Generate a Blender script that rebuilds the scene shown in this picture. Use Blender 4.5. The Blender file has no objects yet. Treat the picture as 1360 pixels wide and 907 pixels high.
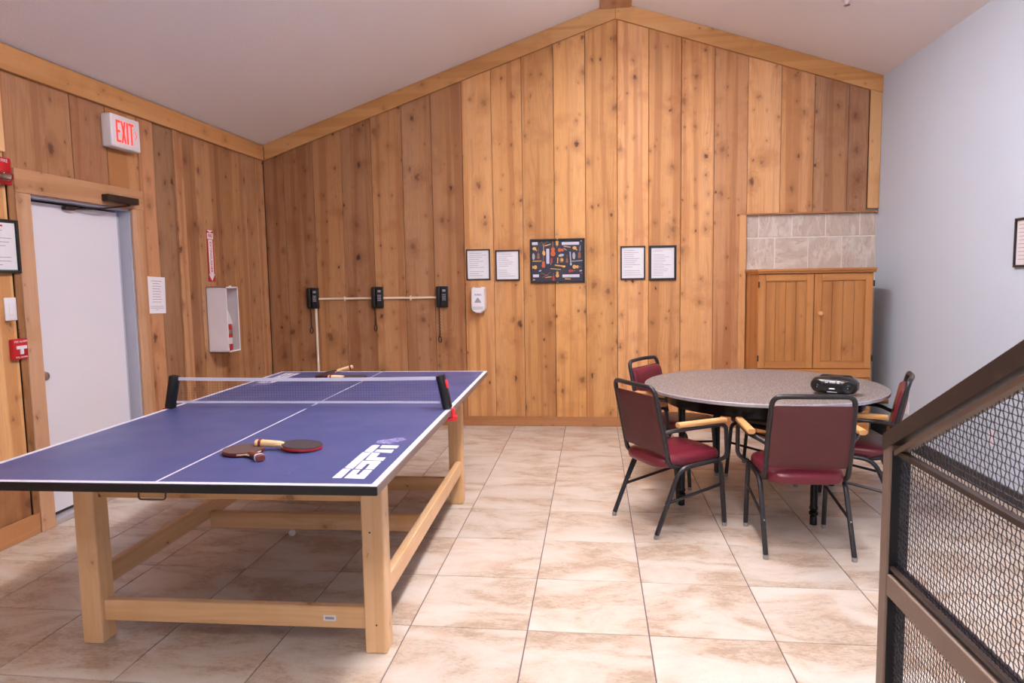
import bpy, bmesh, math, random
from mathutils import Vector, Matrix
random.seed(7)
C = bpy.context.scene
COL = C.collection
PI = math.pi

# ------------------------------------------------------------------ camera
def make_camera():
    f, yaw, pit, rol, H = 918.85, 0.1190, 0.0919, -0.0163, 1.4891
    fw = Vector((-math.sin(yaw)*math.cos(pit), math.cos(yaw)*math.cos(pit), -math.sin(pit)))
    r = Vector((math.cos(yaw), math.sin(yaw), 0)); u = r.cross(fw)
    r2 = r*math.cos(rol) + u*math.sin(rol); u2 = -r*math.sin(rol) + u*math.cos(rol)
    cd = bpy.data.cameras.new('camera'); cd.sensor_width = 36; cd.lens = f*36/1360
    cd.clip_start = 0.05; cd.clip_end = 60
    cd.dof.use_dof = True; cd.dof.focus_distance = 4.6; cd.dof.aperture_fstop = 9.0
    co = bpy.data.objects.new('camera', cd); COL.objects.link(co)
    m = Matrix((r2, u2, -fw)).transposed().to_4x4(); m.translation = (0, 0, H)
    co.matrix_world = m; C.camera = co
make_camera()

# ------------------------------------------------------------------ world, lights, exposure
w = bpy.data.worlds.new('world'); C.world = w; w.use_nodes = True
w.node_tree.nodes['Background'].inputs[0].default_value = (0.88, 0.92, 1.0, 1)
w.node_tree.nodes['Background'].inputs[1].default_value = 0.64
def area(name, loc, rot, sx, sy, power, col):
    l = bpy.data.lights.new(name, 'AREA'); l.shape = 'RECTANGLE'; l.size = sx; l.size_y = sy
    l.energy = power; l.color = col
    o = bpy.data.objects.new(name, l); o.location = loc; o.rotation_euler = rot; COL.objects.link(o)
    return o
WARM = (1.0, 0.968, 0.962)
for yy in (-1.2, 1.0, 2.9, 4.55):                        # fluorescent strips under the ridge beam, each with an added ceiling fill
    area('ridge_strip_light', (0.21, yy, 3.70), (0, 0, 0), 0.22, 1.25, 38 if yy > 2 else 29, WARM)
    area('ceiling_fill_light', (0.21, yy, 3.62), (PI, 0, 0), 0.22, 1.25, 60, WARM)  # upward fill added to brighten the ceiling, not a fixture of its own
C.view_settings.view_transform = 'Standard'; C.view_settings.look = 'None'
C.view_settings.gamma = 1; C.view_settings.use_curve_mapping = False
C.view_settings.exposure = 0.29

# ------------------------------------------------------------------ helpers
def lin(c):
    return tuple(((v/255)/12.92 if v/255 <= .04045 else ((v/255+.055)/1.055)**2.4) for v in c)
def col4(c): return (*lin(c), 1)

class MB:
    def __init__(s): s.v = []; s.f = []; s.m = []; s.xf = Matrix.Identity(4); s.mi = 0
    def add(s, vs, fs):
        n = len(s.v); s.v += [tuple(s.xf @ Vector(p)) for p in vs]
        s.f += [tuple(n+i for i in f) for f in fs]; s.m += [s.mi]*len(fs); return s
    def box(s, x0, x1, y0, y1, z0, z1):
        return s.add([(x0,y0,z0),(x1,y0,z0),(x1,y1,z0),(x0,y1,z0),(x0,y0,z1),(x1,y0,z1),(x1,y1,z1),(x0,y1,z1)],
                     [(0,3,2,1),(4,5,6,7),(0,1,5,4),(1,2,6,5),(2,3,7,6),(3,0,4,7)])
    def rbox(s, x0, x1, y0, y1, z0, z1, b=0.004, seg=2):
        bm = bmesh.new(); bmesh.ops.create_cube(bm, size=1)
        for v in bm.verts: v.co = ((x0+x1)/2+v.co.x*(x1-x0), (y0+y1)/2+v.co.y*(y1-y0), (z0+z1)/2+v.co.z*(z1-z0))
        bmesh.ops.bevel(bm, geom=list(bm.edges), offset=b, segments=seg, profile=.5, affect='EDGES')
        bm.verts.ensure_lookup_table()
        for i, v in enumerate(bm.verts): v.index = i
        s.add([tuple(v.co) for v in bm.verts], [tuple(v.index for v in f.verts) for f in bm.faces]); bm.free(); return s
    def loft(s, rings, cap0=True, cap1=True):
        n = len(rings[0]); vs = [p for r in rings for p in r]; fs = []
        for k in range(len(rings)-1):
            for i in range(n):
                j = (i+1) % n; fs.append((k*n+i, k*n+j, (k+1)*n+j, (k+1)*n+i))
        if cap0: fs.append(tuple(range(n))[::-1])
        if cap1: fs.append(tuple((len(rings)-1)*n+i for i in range(n)))
        return s.add(vs, fs)
    def tube(s, pts, r, n=8, closed=False):
        P = [Vector(p) for p in pts]; rings = []; N = len(P)
        rr = r if isinstance(r, (list, tuple)) else [r]*N
        T = []
        for i in range(N):
            a = P[(i-1) % N] if (closed or i > 0) else P[i]; b = P[(i+1) % N] if (closed or i < N-1) else P[i]
            T.append((b-a).normalized())
        up = Vector((0, 0, 1)) if abs(T[0].z) < .9 else Vector((1, 0, 0))
        nx = T[0].cross(up).normalized()
        for i in range(N):
            nx = (nx - T[i]*nx.dot(T[i])).normalized(); ny = T[i].cross(nx)
            rings.append([tuple(P[i]+(nx*math.cos(2*PI*k/n)+ny*math.sin(2*PI*k/n))*rr[i]) for k in range(n)])
        if closed:
            rings.append(rings[0]); return s.loft(rings, False, False)
        return s.loft(rings)
    def lathe(s, prof, n=16, cx=0, cy=0):
        return s.loft([[(cx+r*math.cos(2*PI*k/n), cy+r*math.sin(2*PI*k/n), z) for k in range(n)] for r, z in prof])
    def prism(s, poly, f, d0, d1, ch=0.0):
        """poly: 2D points; f(u,v,d)->3D; d1 the front plane; ch a chamfer at the front."""
        rings = [[f(u, v, d0) for u, v in poly]]
        if ch:
            q = offset_poly(poly, ch); sg = 1 if d1 > d0 else -1
            rings.append([f(u, v, d1-sg*ch*.8) for u, v in poly]); rings.append([f(u, v, d1) for u, v in q])
        else: rings.append([f(u, v, d1) for u, v in poly])
        return s.loft(rings)
    def build(s, name, mat, parent=None, smooth=False, color=None):
        me = bpy.data.meshes.new(name); me.from_pydata(s.v, [], s.f)
        bm = bmesh.new(); bm.from_mesh(me)
        for i, f in enumerate(bm.faces): f.material_index = s.m[i]
        bmesh.ops.recalc_face_normals(bm, faces=bm.faces); bm.to_mesh(me); bm.free()
        for m in (mat if isinstance(mat, (list, tuple)) else [mat]): me.materials.append(m)
        if smooth:
            for p in me.polygons: p.use_smooth = True
            try: me.set_sharp_from_angle(angle=math.radians(38))
            except Exception: pass
        o = bpy.data.objects.new(name, me); COL.objects.link(o)
        if parent is not None: o.parent = parent
        if color: o.color = (*color, 1)
        return o

def offset_poly(poly, d):
    n = len(poly); A = sum(poly[i][0]*poly[(i+1) % n][1]-poly[(i+1) % n][0]*poly[i][1] for i in range(n))
    sg = 1 if A > 0 else -1; out = []
    for i in range(n):
        p0 = Vector(poly[i-1]); p1 = Vector(poly[i]); p2 = Vector(poly[(i+1) % n])
        e1 = (p1-p0).normalized(); e2 = (p2-p1).normalized()
        n1 = Vector((-e1.y, e1.x))*sg; n2 = Vector((-e2.y, e2.x))*sg
        k = 1+n1.dot(n2); out.append(tuple(p1+(n1+n2)*(d/max(k, .3))))
    return out
def fillet(pts, r, n=5):
    P = [Vector(p) for p in pts]; out = [P[0]]
    for i in range(1, len(P)-1):
        a = P[i-1]-P[i]; b = P[i+1]-P[i]; rr = min(r if not isinstance(r, (list, tuple)) else r[i-1], a.length*.49, b.length*.49)
        A = P[i]+a.normalized()*rr; B = P[i]+b.normalized()*rr
        for k in range(n+1):
            t = k/n; out.append(A*(1-t)**2+P[i]*2*t*(1-t)+B*t*t)
    out.append(P[-1]); return out
def rrect(w, h, r, n=4):
    out = []
    for cx, cy, a0 in ((w/2-r, h/2-r, 0), (-w/2+r, h/2-r, PI/2), (-w/2+r, -h/2+r, PI), (w/2-r, -h/2+r, 1.5*PI)):
        for k in range(n+1): a = a0+PI/2*k/n; out.append((cx+r*math.cos(a), cy+r*math.sin(a)))
    return out
def empty(name, loc=(0, 0, 0), rz=0, rot=None):
    o = bpy.data.objects.new(name, None); COL.objects.link(o); o.location = loc
    o.rotation_euler = rot if rot else (0, 0, rz); o.empty_display_size = .1; return o
def tag(o, label=None, cat=None, group=None, kind=None):
    if label: o['label'] = label
    if cat: o['category'] = cat
    if group: o['group'] = group
    if kind: o['kind'] = kind
    return o
def copy_tree(o, parent=None):
    c = o.copy(); COL.objects.link(c); c.parent = parent
    if parent is not None: c.matrix_parent_inverse = o.matrix_parent_inverse.copy()
    for ch in list(o.children): copy_tree(ch, c)
    return c
def text(name, body, size, mat, parent, mtx, sx=1.0, extrude=.0004, shear=0, align='CENTER', bold=0):
    cu = bpy.data.curves.new(name, 'FONT'); cu.body = body; cu.size = size; cu.extrude = extrude; cu.shear = shear
    cu.align_x = align; cu.align_y = 'CENTER'; cu.offset = bold; cu.resolution_u = 3
    t = bpy.data.objects.new(name+'_curve', cu); COL.objects.link(t)
    me = bpy.data.meshes.new_from_object(t); bpy.data.objects.remove(t); bpy.data.curves.remove(cu)
    me.transform(mtx @ Matrix.Diagonal((sx, 1, 1, 1))); me.materials.clear(); me.materials.append(mat)
    o = bpy.data.objects.new(name, me); COL.objects.link(o); o.parent = parent
    return o

# ------------------------------------------------------------------ materials
class NT:
    def __init__(s, name, rough=.5, metal=0, spec=.5):
        s.m = bpy.data.materials.new(name); s.m.use_nodes = True; s.t = s.m.node_tree
        s.b = s.t.nodes['Principled BSDF']
        s.b.inputs['Roughness'].default_value = rough; s.b.inputs['Metallic'].default_value = metal
        s.b.inputs['Specular IOR Level'].default_value = spec
    def n(s, typ, ins=None, **kw):
        x = s.t.nodes.new(typ)
        for k, v in kw.items(): setattr(x, k, v)
        for k, v in (ins or {}).items():
            if isinstance(v, bpy.types.NodeSocket): s.t.links.new(v, x.inputs[k])
            else: x.inputs[k].default_value = v
        return x
    def math(s, op, a, b=0.0, c=None):
        d = {0: a, 1: b}
        if c is not None: d[2] = c
        return s.n('ShaderNodeMath', d, operation=op).outputs[0]
    def mix(s, f, a, b, mode='MIX'):
        x = s.n('ShaderNodeMix', data_type='RGBA', blend_type=mode)
        for k, v in ((0, f), (6, a), (7, b)):
            if isinstance(v, bpy.types.NodeSocket): s.t.links.new(v, x.inputs[k])
            else: x.inputs[k].default_value = v
        return x.outputs[2]
    def ramp(s, f, stops, interp='LINEAR'):
        x = s.n('ShaderNodeValToRGB', {0: f}); e = x.color_ramp; e.interpolation = interp
        while len(e.elements) > 1: e.elements.remove(e.elements[-1])
        e.elements[0].position = stops[0][0]; e.elements[0].color = stops[0][1]
        for p, c in stops[1:]: q = e.elements.new(p); q.color = c
        return x.outputs[0]
    def step(s, f, a, b):   # smooth map a..b -> 0..1
        return s.n('ShaderNodeMapRange', {0: f, 1: a, 2: b, 3: 0.0, 4: 1.0}, interpolation_type='SMOOTHSTEP', clamp=True).outputs[0]
    def noise(s, vec, scale, detail=3, rough=.5, dist=0):
        return s.n('ShaderNodeTexNoise', {'Vector': vec, 'Scale': scale, 'Detail': detail, 'Roughness': rough, 'Distortion': dist}).outputs[0]
    def base(s, c): s.t.links.new(c, s.b.inputs['Base Color'])
    def bump(s, h, strength=.3, dist=.002):
        x = s.n('ShaderNodeBump', {'Height': h, 'Strength': strength, 'Distance': dist})
        s.t.links.new(x.outputs[0], s.b.inputs['Normal'])
    def obj(s): return s.n('ShaderNodeTexCoord').outputs['Object']
    def info(s): return s.n('ShaderNodeObjectInfo')

def plain(name, c, rough=.5, metal=0, spec=.5, var=.06, scale=9, bump=0, bscale=200):
    t = NT(name, rough, metal, spec); co = t.obj()
    nz = t.noise(co, scale, 3)
    a = col4(c); lo = tuple(v*(1-var) for v in a[:3])+(1,); hi = tuple(min(1, v*(1+var)) for v in a[:3])+(1,)
    t.base(t.mix(nz, lo, hi))
    if bump: t.bump(t.noise(co, bscale, 2), bump, .001)
    return t.m

def wood(name, light, dark, knot, along='Z', knots=1.0, kscale=3.4, rings=26, rough=.55, tint=True, streak=.44, ksize=1.0, worn=0.0):
    """light/dark/knot: sRGB. Grain runs along the given object axis; each board differs by its own random value."""
    t = NT(name, rough, spec=.35); co = t.obj(); inf = t.info()
    sep = t.n('ShaderNodeSeparateXYZ', {0: co}); X, Y, Z = sep.outputs
    if along == 'Z': v, u = Z, t.math('ADD', X, Y)
    elif along == 'X': v, u = X, t.math('ADD', Y, Z)
    else: v, u = Y, t.math('ADD', X, Z)
    rnd = inf.outputs['Random']
    uo = t.math('MULTIPLY_ADD', rnd, 37.3, u); vo = t.math('MULTIPLY_ADD', rnd, 91.7, v)
    flat = t.n('ShaderNodeCombineXYZ', {0: uo, 1: vo, 2: 0.0}).outputs[0]
    # knots: scattered points with soft halos, each voronoi cell decides whether it holds one
    kn = None; halos = None
    for sc, off, size, prob in ((kscale, 0.0, 1.0, .64), (kscale*2.1, 5.3, .6, .30)):
        ksv = t.n('ShaderNodeCombineXYZ', {0: t.math('MULTIPLY_ADD', uo, sc*1.25, off), 1: t.math('MULTIPLY', vo, sc*.85), 2: 0.0}).outputs[0]
        wob = t.n('ShaderNodeTexNoise', {'Vector': ksv, 'Scale': 6.5, 'Detail': 4.0, 'Roughness': .7})
        cen = t.n('ShaderNodeVectorMath', {0: wob.outputs[1], 1: (.5, .5, .5)}, operation='SUBTRACT').outputs[0]
        ksv2 = t.n('ShaderNodeVectorMath', {0: ksv, 1: t.n('ShaderNodeVectorMath', {0: cen, 3: .30}, operation='SCALE').outputs[0]}, operation='ADD').outputs[0]
        vor = t.n('ShaderNodeTexVoronoi', {'Vector': ksv2, 'Scale': 1.0, 'Randomness': 1.0}, voronoi_dimensions='2D')
        d = vor.outputs['Distance']; cc = t.n('ShaderNodeSeparateColor', {0: vor.outputs['Color']})
        pick = t.math('GREATER_THAN', cc.outputs[0], 1-prob*knots)
        dd = t.math('DIVIDE', d, t.math('MULTIPLY_ADD', cc.outputs[1], .9*ksize, .45*ksize))
        dk = t.math('MULTIPLY_ADD', t.math('POWER', cc.outputs[2], 4.0), .75, .42)      # only a few knots are really dark
        k1 = t.math('MULTIPLY', t.math('MULTIPLY', pick, dk), t.math('SUBTRACT', 1.0, t.step(dd, .03, .115)))
        h1 = t.math('MULTIPLY', pick, t.math('SUBTRACT', 1.0, t.step(dd, .03, .40)))
        h1 = t.math('MULTIPLY', h1, size)
        kn = k1 if kn is None else t.math('MAXIMUM', kn, k1); halos = h1 if halos is None else t.math('MAXIMUM', halos, h1)
    # rings bend around knots
    low = t.noise(t.n('ShaderNodeCombineXYZ', {0: t.math('MULTIPLY', uo, 4.0), 1: t.math('MULTIPLY', vo, .45), 2: 0.0}).outputs[0], 1.0, 3, .55)
    ph = t.math('MULTIPLY_ADD', uo, rings*2.0, t.math('MULTIPLY_ADD', low, 34.0, t.math('MULTIPLY', halos, 7.0)))
    ring = t.math('MULTIPLY_ADD', t.math('SINE', t.math('MULTIPLY', ph, 2.2)), .5, .5)
    ring = t.math('POWER', ring, 2.2)
    ringm = t.noise(t.n('ShaderNodeCombineXYZ', {0: t.math('MULTIPLY', uo, 5.0), 1: t.math('MULTIPLY', vo, .7), 2: 3.3}).outputs[0], 1.0, 2)
    ring = t.math('MULTIPLY', ring, t.step(ringm, .40, .68))
    fine = t.noise(t.n('ShaderNodeCombineXYZ', {0: t.math('MULTIPLY', uo, 170.0), 1: t.math('MULTIPLY', vo, 6.0), 2: 0.0}).outputs[0], 1.0, 4, .6)
    band = t.noise(t.n('ShaderNodeCombineXYZ', {0: t.math('MULTIPLY', uo, 11.0), 1: t.math('MULTIPLY', vo, .28), 2: 0.0}).outputs[0], 1.0, 3, .55)
    band2 = t.noise(t.n('ShaderNodeCombineXYZ', {0: t.math('MULTIPLY', uo, 8.0), 1: t.math('MULTIPLY', vo, .22), 2: 7.7}).outputs[0], 1.0, 2, .5)
    blot = t.noise(flat, 3.0, 5, .62)
    A, B, K = col4(light), col4(dark), col4(knot)
    pale = tuple(min(1, A[i]*(1.06, 1.14, 1.34)[i]) for i in range(3))+(1,)
    c = t.mix(t.math('MULTIPLY', t.step(band, .47, .58), .58), A, B)
    c = t.mix(t.math('MULTIPLY', t.step(band2, .50, .57), .62), c, pale)
    c = t.mix(t.math('MULTIPLY', ring, .34), c, B)
    c = t.mix(t.math('MULTIPLY', t.step(fine, .42, .78), streak), c, B)
    c = t.mix(t.math('MULTIPLY', t.step(blot, .50, .70), .46), c, B)
    c = t.mix(t.math('MULTIPLY', halos, .50), c, tuple(B[i]*.80 for i in range(3))+(1,))
    c = t.mix(kn, c, K)
    if worn:
        wn = t.noise(t.n('ShaderNodeCombineXYZ', {0: t.math('MULTIPLY', uo, 9.0), 1: t.math('MULTIPLY', vo, 1.1), 2: 0.0}).outputs[0], 1.0, 5, .7)
        c = t.mix(t.math('MULTIPLY', t.step(wn, .55, .72), worn), c, col4((160, 134, 116)))
    if tint: c = t.mix(1.0, c, inf.outputs['Color'], 'MULTIPLY')
    t.base(c)
    h = t.math('SUBTRACT', t.math('MULTIPLY_ADD', fine, .6, t.math('MULTIPLY', ring, .4)), t.math('MULTIPLY', kn, .6))
    t.bump(h, .35, .0012)
    return t.m

W_LIGHT, W_DARK, W_KNOT = (216, 160, 106), (176, 116, 72), (96, 58, 40)
M = {}
M['plank'] = wood('rough cedar boards', W_LIGHT, W_DARK, W_KNOT, 'Z', worn=.22)
M['trim_x'] = wood('pale trim boards', (208, 156, 108), (184, 132, 84), (128, 80, 48), 'X', .55, 4.0, rings=18, streak=.2, ksize=.7)
M['trim_y'] = wood('pale trim boards lengthways', (208, 156, 108), (184, 132, 84), (128, 80, 48), 'Y', .55, 4.0, rings=18, streak=.2, ksize=.7)
M['trim_z'] = wood('pale trim boards upright', (208, 158, 110), (184, 132, 84), (128, 80, 48), 'Z', .4, 4.0, rings=18, streak=.2, ksize=.7)
M['pine_x'] = wood('pine lumber x', (226, 184, 138), (206, 156, 106), (110, 58, 42), 'X', .60, 3.4, rings=22, streak=.18, rough=.45, ksize=.75)
M['pine_y'] = wood('pine lumber y', (226, 184, 138), (206, 156, 106), (110, 58, 42), 'Y', .60, 3.4, rings=22, streak=.18, rough=.45, ksize=.75)
M['pine_z'] = wood('pine lumber z', (226, 186, 142), (206, 158, 110), (110, 58, 42), 'Z', .60, 3.4, rings=22, streak=.18, rough=.45, ksize=.75)
M['cab_z'] = wood('honey stained pine z', (188, 128, 72), (160, 102, 54), (104, 60, 34), 'Z', .35, 4.5, rings=20, streak=.22, rough=.38, ksize=.6)
M['cab_x'] = wood('honey stained pine x', (188, 128, 72), (160, 102, 54), (104, 60, 34), 'X', .35, 4.5, rings=20, streak=.22, rough=.38, ksize=.6)
M['arm_wood'] = wood('arm pad wood', (204, 156, 102), (186, 134, 80), (150, 100, 60), 'Y', 0.0, 6, rings=40, streak=.25, rough=.35)
M['paddle_wood'] = wood('paddle wood', (228, 200, 160), (200, 164, 118), (150, 110, 70), 'X', 0.0, 6, rings=60, streak=.3, rough=.45)
M['groove'] = plain('dark gap behind boards', (52, 33, 22), .9)

def mat_ceiling():
    t = NT('textured ceiling paint', .9, spec=.2); co = t.obj()
    t.base(t.mix(t.noise(co, 1.2, 3), col4((234, 231, 236)), col4((240, 237, 241))))
    t.bump(t.noise(co, 45, 4, .6), .5, .004); return t.m
M['ceiling'] = mat_ceiling()
def mat_paint():
    t = NT('pale blue wall paint', .62, spec=.35); co = t.obj()
    t.base(t.mix(t.noise(co, .8, 3), col4((190, 204, 224)), col4((195, 208, 227))))
    t.bump(t.noise(co, 90, 3, .6), .18, .002); return t.m
M['paint'] = mat_paint()

def mat_floor_tile():
    t = NT('travertine look floor tile', .34, spec=.45); co = t.obj(); inf = t.info(); rnd = inf.outputs['Random']
    off = t.n('ShaderNodeCombineXYZ', {0: t.math('MULTIPLY', rnd, 31.0), 1: t.math('MULTIPLY', rnd, 57.0), 2: 0.0}).outputs[0]
    v = t.n('ShaderNodeVectorMath', {0: co, 1: off}, operation='ADD').outputs[0]
    vs = t.n('ShaderNodeMapping', {'Vector': v, 'Scale': (1.0, 1.9, 1.0)}).outputs[0]
    big = t.noise(vs, 2.3, 7, .60, .5); mid = t.noise(vs, 8, 7, .72, .5); fine = t.noise(vs, 46, 5, .75); pk = t.noise(vs, 3.1, 3, .5, .3)
    c = t.mix(t.step(big, .42, .56), col4((214, 205, 195)), col4((205, 191, 176)))
    c = t.mix(t.math('MULTIPLY', t.step(pk, .55, .66), .35), c, col4((204, 172, 150)))
    br = t.math('MULTIPLY', t.step(big, .50, .60), t.step(mid, .40, .58))
    c = t.mix(t.math('MULTIPLY', br, .75), c, col4((174, 150, 128)))
    c = t.mix(t.math('MULTIPLY', t.math('MULTIPLY', t.step(fine, .50, .62), t.step(big, .44, .58)), .55), c, col4((160, 134, 112)))
    c = t.mix(t.math('MULTIPLY', t.step(big, .44, .36), .55), c, col4((222, 215, 208)))
    grit = t.noise(v, 120, 4, .8)
    c = t.mix(t.math('MULTIPLY', t.step(grit, .52, .66), .22), c, col4((150, 128, 110)))
    tone = t.math('MULTIPLY_ADD', rnd, .10, .79)
    c = t.mix(1.0, c, t.n('ShaderNodeCombineColor', {0: tone, 1: tone, 2: tone}).outputs[0], 'MULTIPLY')
    t.base(c)
    t.t.links.new(t.math('MULTIPLY_ADD', mid, .25, .24), t.b.inputs['Roughness'])
    t.bump(fine, .12, .001); return t.m
M['tile'] = mat_floor_tile()
M['grout'] = plain('floor grout', (112, 96, 100), .9, bump=.4)
def mat_stone():
    t = NT('marbled stone wall tile', .45, spec=.4); co = t.obj(); rnd = t.info().outputs['Random']
    ang = t.math('MULTIPLY', t.math('ROUND', t.math('MULTIPLY', t.math('FRACT', t.math('MULTIPLY', rnd, 7.31)), 1.0)), PI/2)
    v = t.n('ShaderNodeVectorRotate', {'Vector': co, 'Angle': ang, 'Axis': (0, 1, 0)}).outputs[0]
    off = t.n('ShaderNodeCombineXYZ', {0: t.math('MULTIPLY', rnd, 21.0), 1: 0.0, 2: t.math('MULTIPLY', rnd, 43.0)}).outputs[0]
    v = t.n('ShaderNodeVectorMath', {0: v, 1: off}, operation='ADD').outputs[0]
    vs = t.n('ShaderNodeMapping', {'Vector': v, 'Scale': (1.0, 1.0, 2.6)}).outputs[0]
    n1 = t.noise(vs, 4, 6, .62, 1.0); n2 = t.noise(vs, 11, 6, .7, .6)
    c = t.mix(t.step(n1, .38, .58), col4((208, 200, 192)), col4((190, 176, 166)))
    c = t.mix(t.math('MULTIPLY', t.step(n2, .52, .64), .6), c, col4((168, 146, 134)))
    t.base(c); return t.m
M['stone'] = mat_stone()
M['stone_grout'] = plain('light wall grout', (226, 220, 216), .9)
M['door_white'] = plain('white door paint', (222, 222, 234), .42, spec=.4, var=.02, scale=2)
M['jamb'] = plain('blue grey steel jamb', (178, 179, 194), .45, var=.03)
M['sill'] = plain('aluminium threshold', (196, 196, 204), .35, .6)
M['metal_dark'] = plain('dark bronze metal', (58, 46, 42), .4, .4)
M['steel'] = plain('brushed steel', (176, 170, 166), .28, .95)
M['black'] = plain('black plastic', (20, 20, 23), .38, var=.15)
M['black_gloss'] = plain('glossy black plastic', (15, 15, 19), .30, spec=.6)
M['rubber'] = plain('black rubber base', (44, 42, 44), .6)
M['white_plastic'] = plain('white plastic', (226, 224, 232), .35, var=.03)
M['white_box'] = plain('white enamel', (224, 218, 226), .4, var=.03)
M['paper'] = plain('white paper', (228, 228, 238), .8, var=.03)
M['ink'] = plain('grey print', (150, 150, 166), .8)
M['ink_red'] = plain('red print', (190, 60, 70), .8)
M['red'] = plain('red enamel', (186, 24, 38), .35, var=.08)
M['red_bright'] = plain('bright red plastic', (224, 38, 52), .4)
M['red_dark'] = plain('dark red sponge', (110, 24, 30), .6)
M['frame_black'] = plain('black picture frame', (34, 32, 38), .35)
M['pipe'] = plain('cream conduit', (224, 208, 188), .45, var=.03)
M['chair_metal'] = plain('dark grey powder coat', (50, 47, 51), .36, .35, var=.2, scale=30)
M['table_black'] = plain('black lacquered steel', (18, 17, 19), .25, .3)
M['clear'] = plain('cloudy plastic glide', (150, 145, 142), .3)
M['edge_black'] = plain('table edge black', (13, 13, 18), .45)
M['edge_side'] = plain('worn brown table edge', (122, 104, 100), .5)
M['line_white'] = plain('white line paint', (206, 207, 226), .4, var=.03)
def mat_vinyl(name, c1, c2, rough):
    t = NT(name, rough, spec=.5); co = t.obj()
    t.base(t.mix(t.noise(co, 6, 4), col4(c1), col4(c2)))
    v = t.n('ShaderNodeTexVoronoi', {'Vector': co, 'Scale': 420.0}).outputs['Distance']
    t.bump(t.math('MULTIPLY_ADD', v, .4, t.noise(co, 14, 3)), .22, .003); return t.m
M['vinyl'] = mat_vinyl('maroon vinyl', (98, 27, 42), (110, 33, 48), .30)
M['vinyl_back'] = mat_vinyl('flat maroon backing', (84, 38, 41), (91, 42, 44), .6)
M['vinyl_reflect_brown'] = mat_vinyl('maroon vinyl with brown reflection', (58, 38, 30), (70, 46, 36), .3)  # maroon seat; the brown stands for the cedar wall reflected in it
def mat_blue():
    t = NT('blue table coating', .36, spec=.42); co = t.obj()
    c = t.mix(t.noise(co, 2.2, 4), col4((62, 71, 122)), col4((72, 80, 129)))
    m1 = t.n('ShaderNodeMapping', {'Vector': co, 'Rotation': (0, 0, .5), 'Scale': (3.2, .5, 1)}).outputs[0]
    s1 = t.step(t.noise(m1, 9, 5, .75, .4), .63, .74)
    c = t.mix(t.math('MULTIPLY', s1, .30), c, col4((150, 146, 190)))
    m2 = t.n('ShaderNodeMapping', {'Vector': co, 'Rotation': (0, 0, -.9), 'Scale': (.6, 4.0, 1)}).outputs[0]
    s2 = t.step(t.noise(m2, 7, 6, .8, .8), .65, .72)
    c = t.mix(t.math('MULTIPLY', s2, .22), c, col4((160, 158, 200)))
    t.base(c)
    t.t.links.new(t.math('MULTIPLY_ADD', t.noise(co, 3, 4), .3, .24), t.b.inputs['Roughness'])
    return t.m
M['blue'] = mat_blue()
def mat_speckle():
    t = NT('grey speckled laminate', .42, spec=.45); co = t.obj()
    v = t.noise(co, 95, 4, .85)
    c = t.mix(t.step(v, .42, .58), col4((72, 68, 70)), col4((142, 134, 132)))
    c = t.mix(t.math('MULTIPLY', t.step(t.noise(co, 160, 2), .60, .68), .8), c, col4((210, 202, 198)))
    t.base(c); return t.m
M['speckle'] = mat_speckle()
M['alu_edge'] = plain('grey table edge band', (172, 170, 178), .35, .3, var=.25, scale=40)
def mat_rail():
    t = NT('bronze brown painted steel', .42, .25); co = t.obj()
    c = t.mix(t.step(t.noise(co, 9, 5, .7), .5, .75), col4((54, 42, 39)), col4((82, 68, 62)))
    t.base(c); return t.m
M['rail'] = mat_rail()
M['rail_light'] = plain('taupe painted steel', (118, 100, 90), .45, .2, var=.15, scale=14)
M['wire'] = plain('dark woven wire', (66, 64, 74), .4, .4)
def emis(name, c, s):
    t = NT(name, .4); t.b.inputs['Base Color'].default_value = col4(c)
    t.b.inputs['Emission Color'].default_value = col4(c); t.b.inputs['Emission Strength'].default_value = s; return t.m
M['exit_red'] = emis('lit red exit letters', (255, 60, 52), .9)
def glass(name, rough=.03):
    t = NT(name, rough); t.b.inputs['Base Color'].default_value = (1, 1, 1, 1)
    t.b.inputs['Transmission Weight'].default_value = 1; t.b.inputs['IOR'].default_value = 1.45; return t.m
M['lens'] = glass('clear strobe lens', .08)
def mat_pane():
    t = NT('picture glass', .06); n = t.t.nodes
    tr = t.n('ShaderNodeBsdfTransparent'); gl = t.n('ShaderNodeBsdfGlossy', {'Roughness': .08})
    lw = t.n('ShaderNodeLayerWeight', {'Blend': .25})
    mx = t.n('ShaderNodeMixShader', {0: t.math('MULTIPLY', lw.outputs['Fresnel'], .18), 1: tr.outputs[0], 2: gl.outputs[0]})
    t.t.links.new(mx.outputs[0], n['Material Output'].inputs[0]); return t.m
M['pane'] = mat_pane()

# ------------------------------------------------------------------ room shell
XL, XR, YB = -3.344, 2.616, 6.844
XA, ZA = 0.213, 4.052
def zc(x): return ZA-0.334*(XA-x) if x < XA else ZA-0.329*(x-XA)
YN = -3.0

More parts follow.
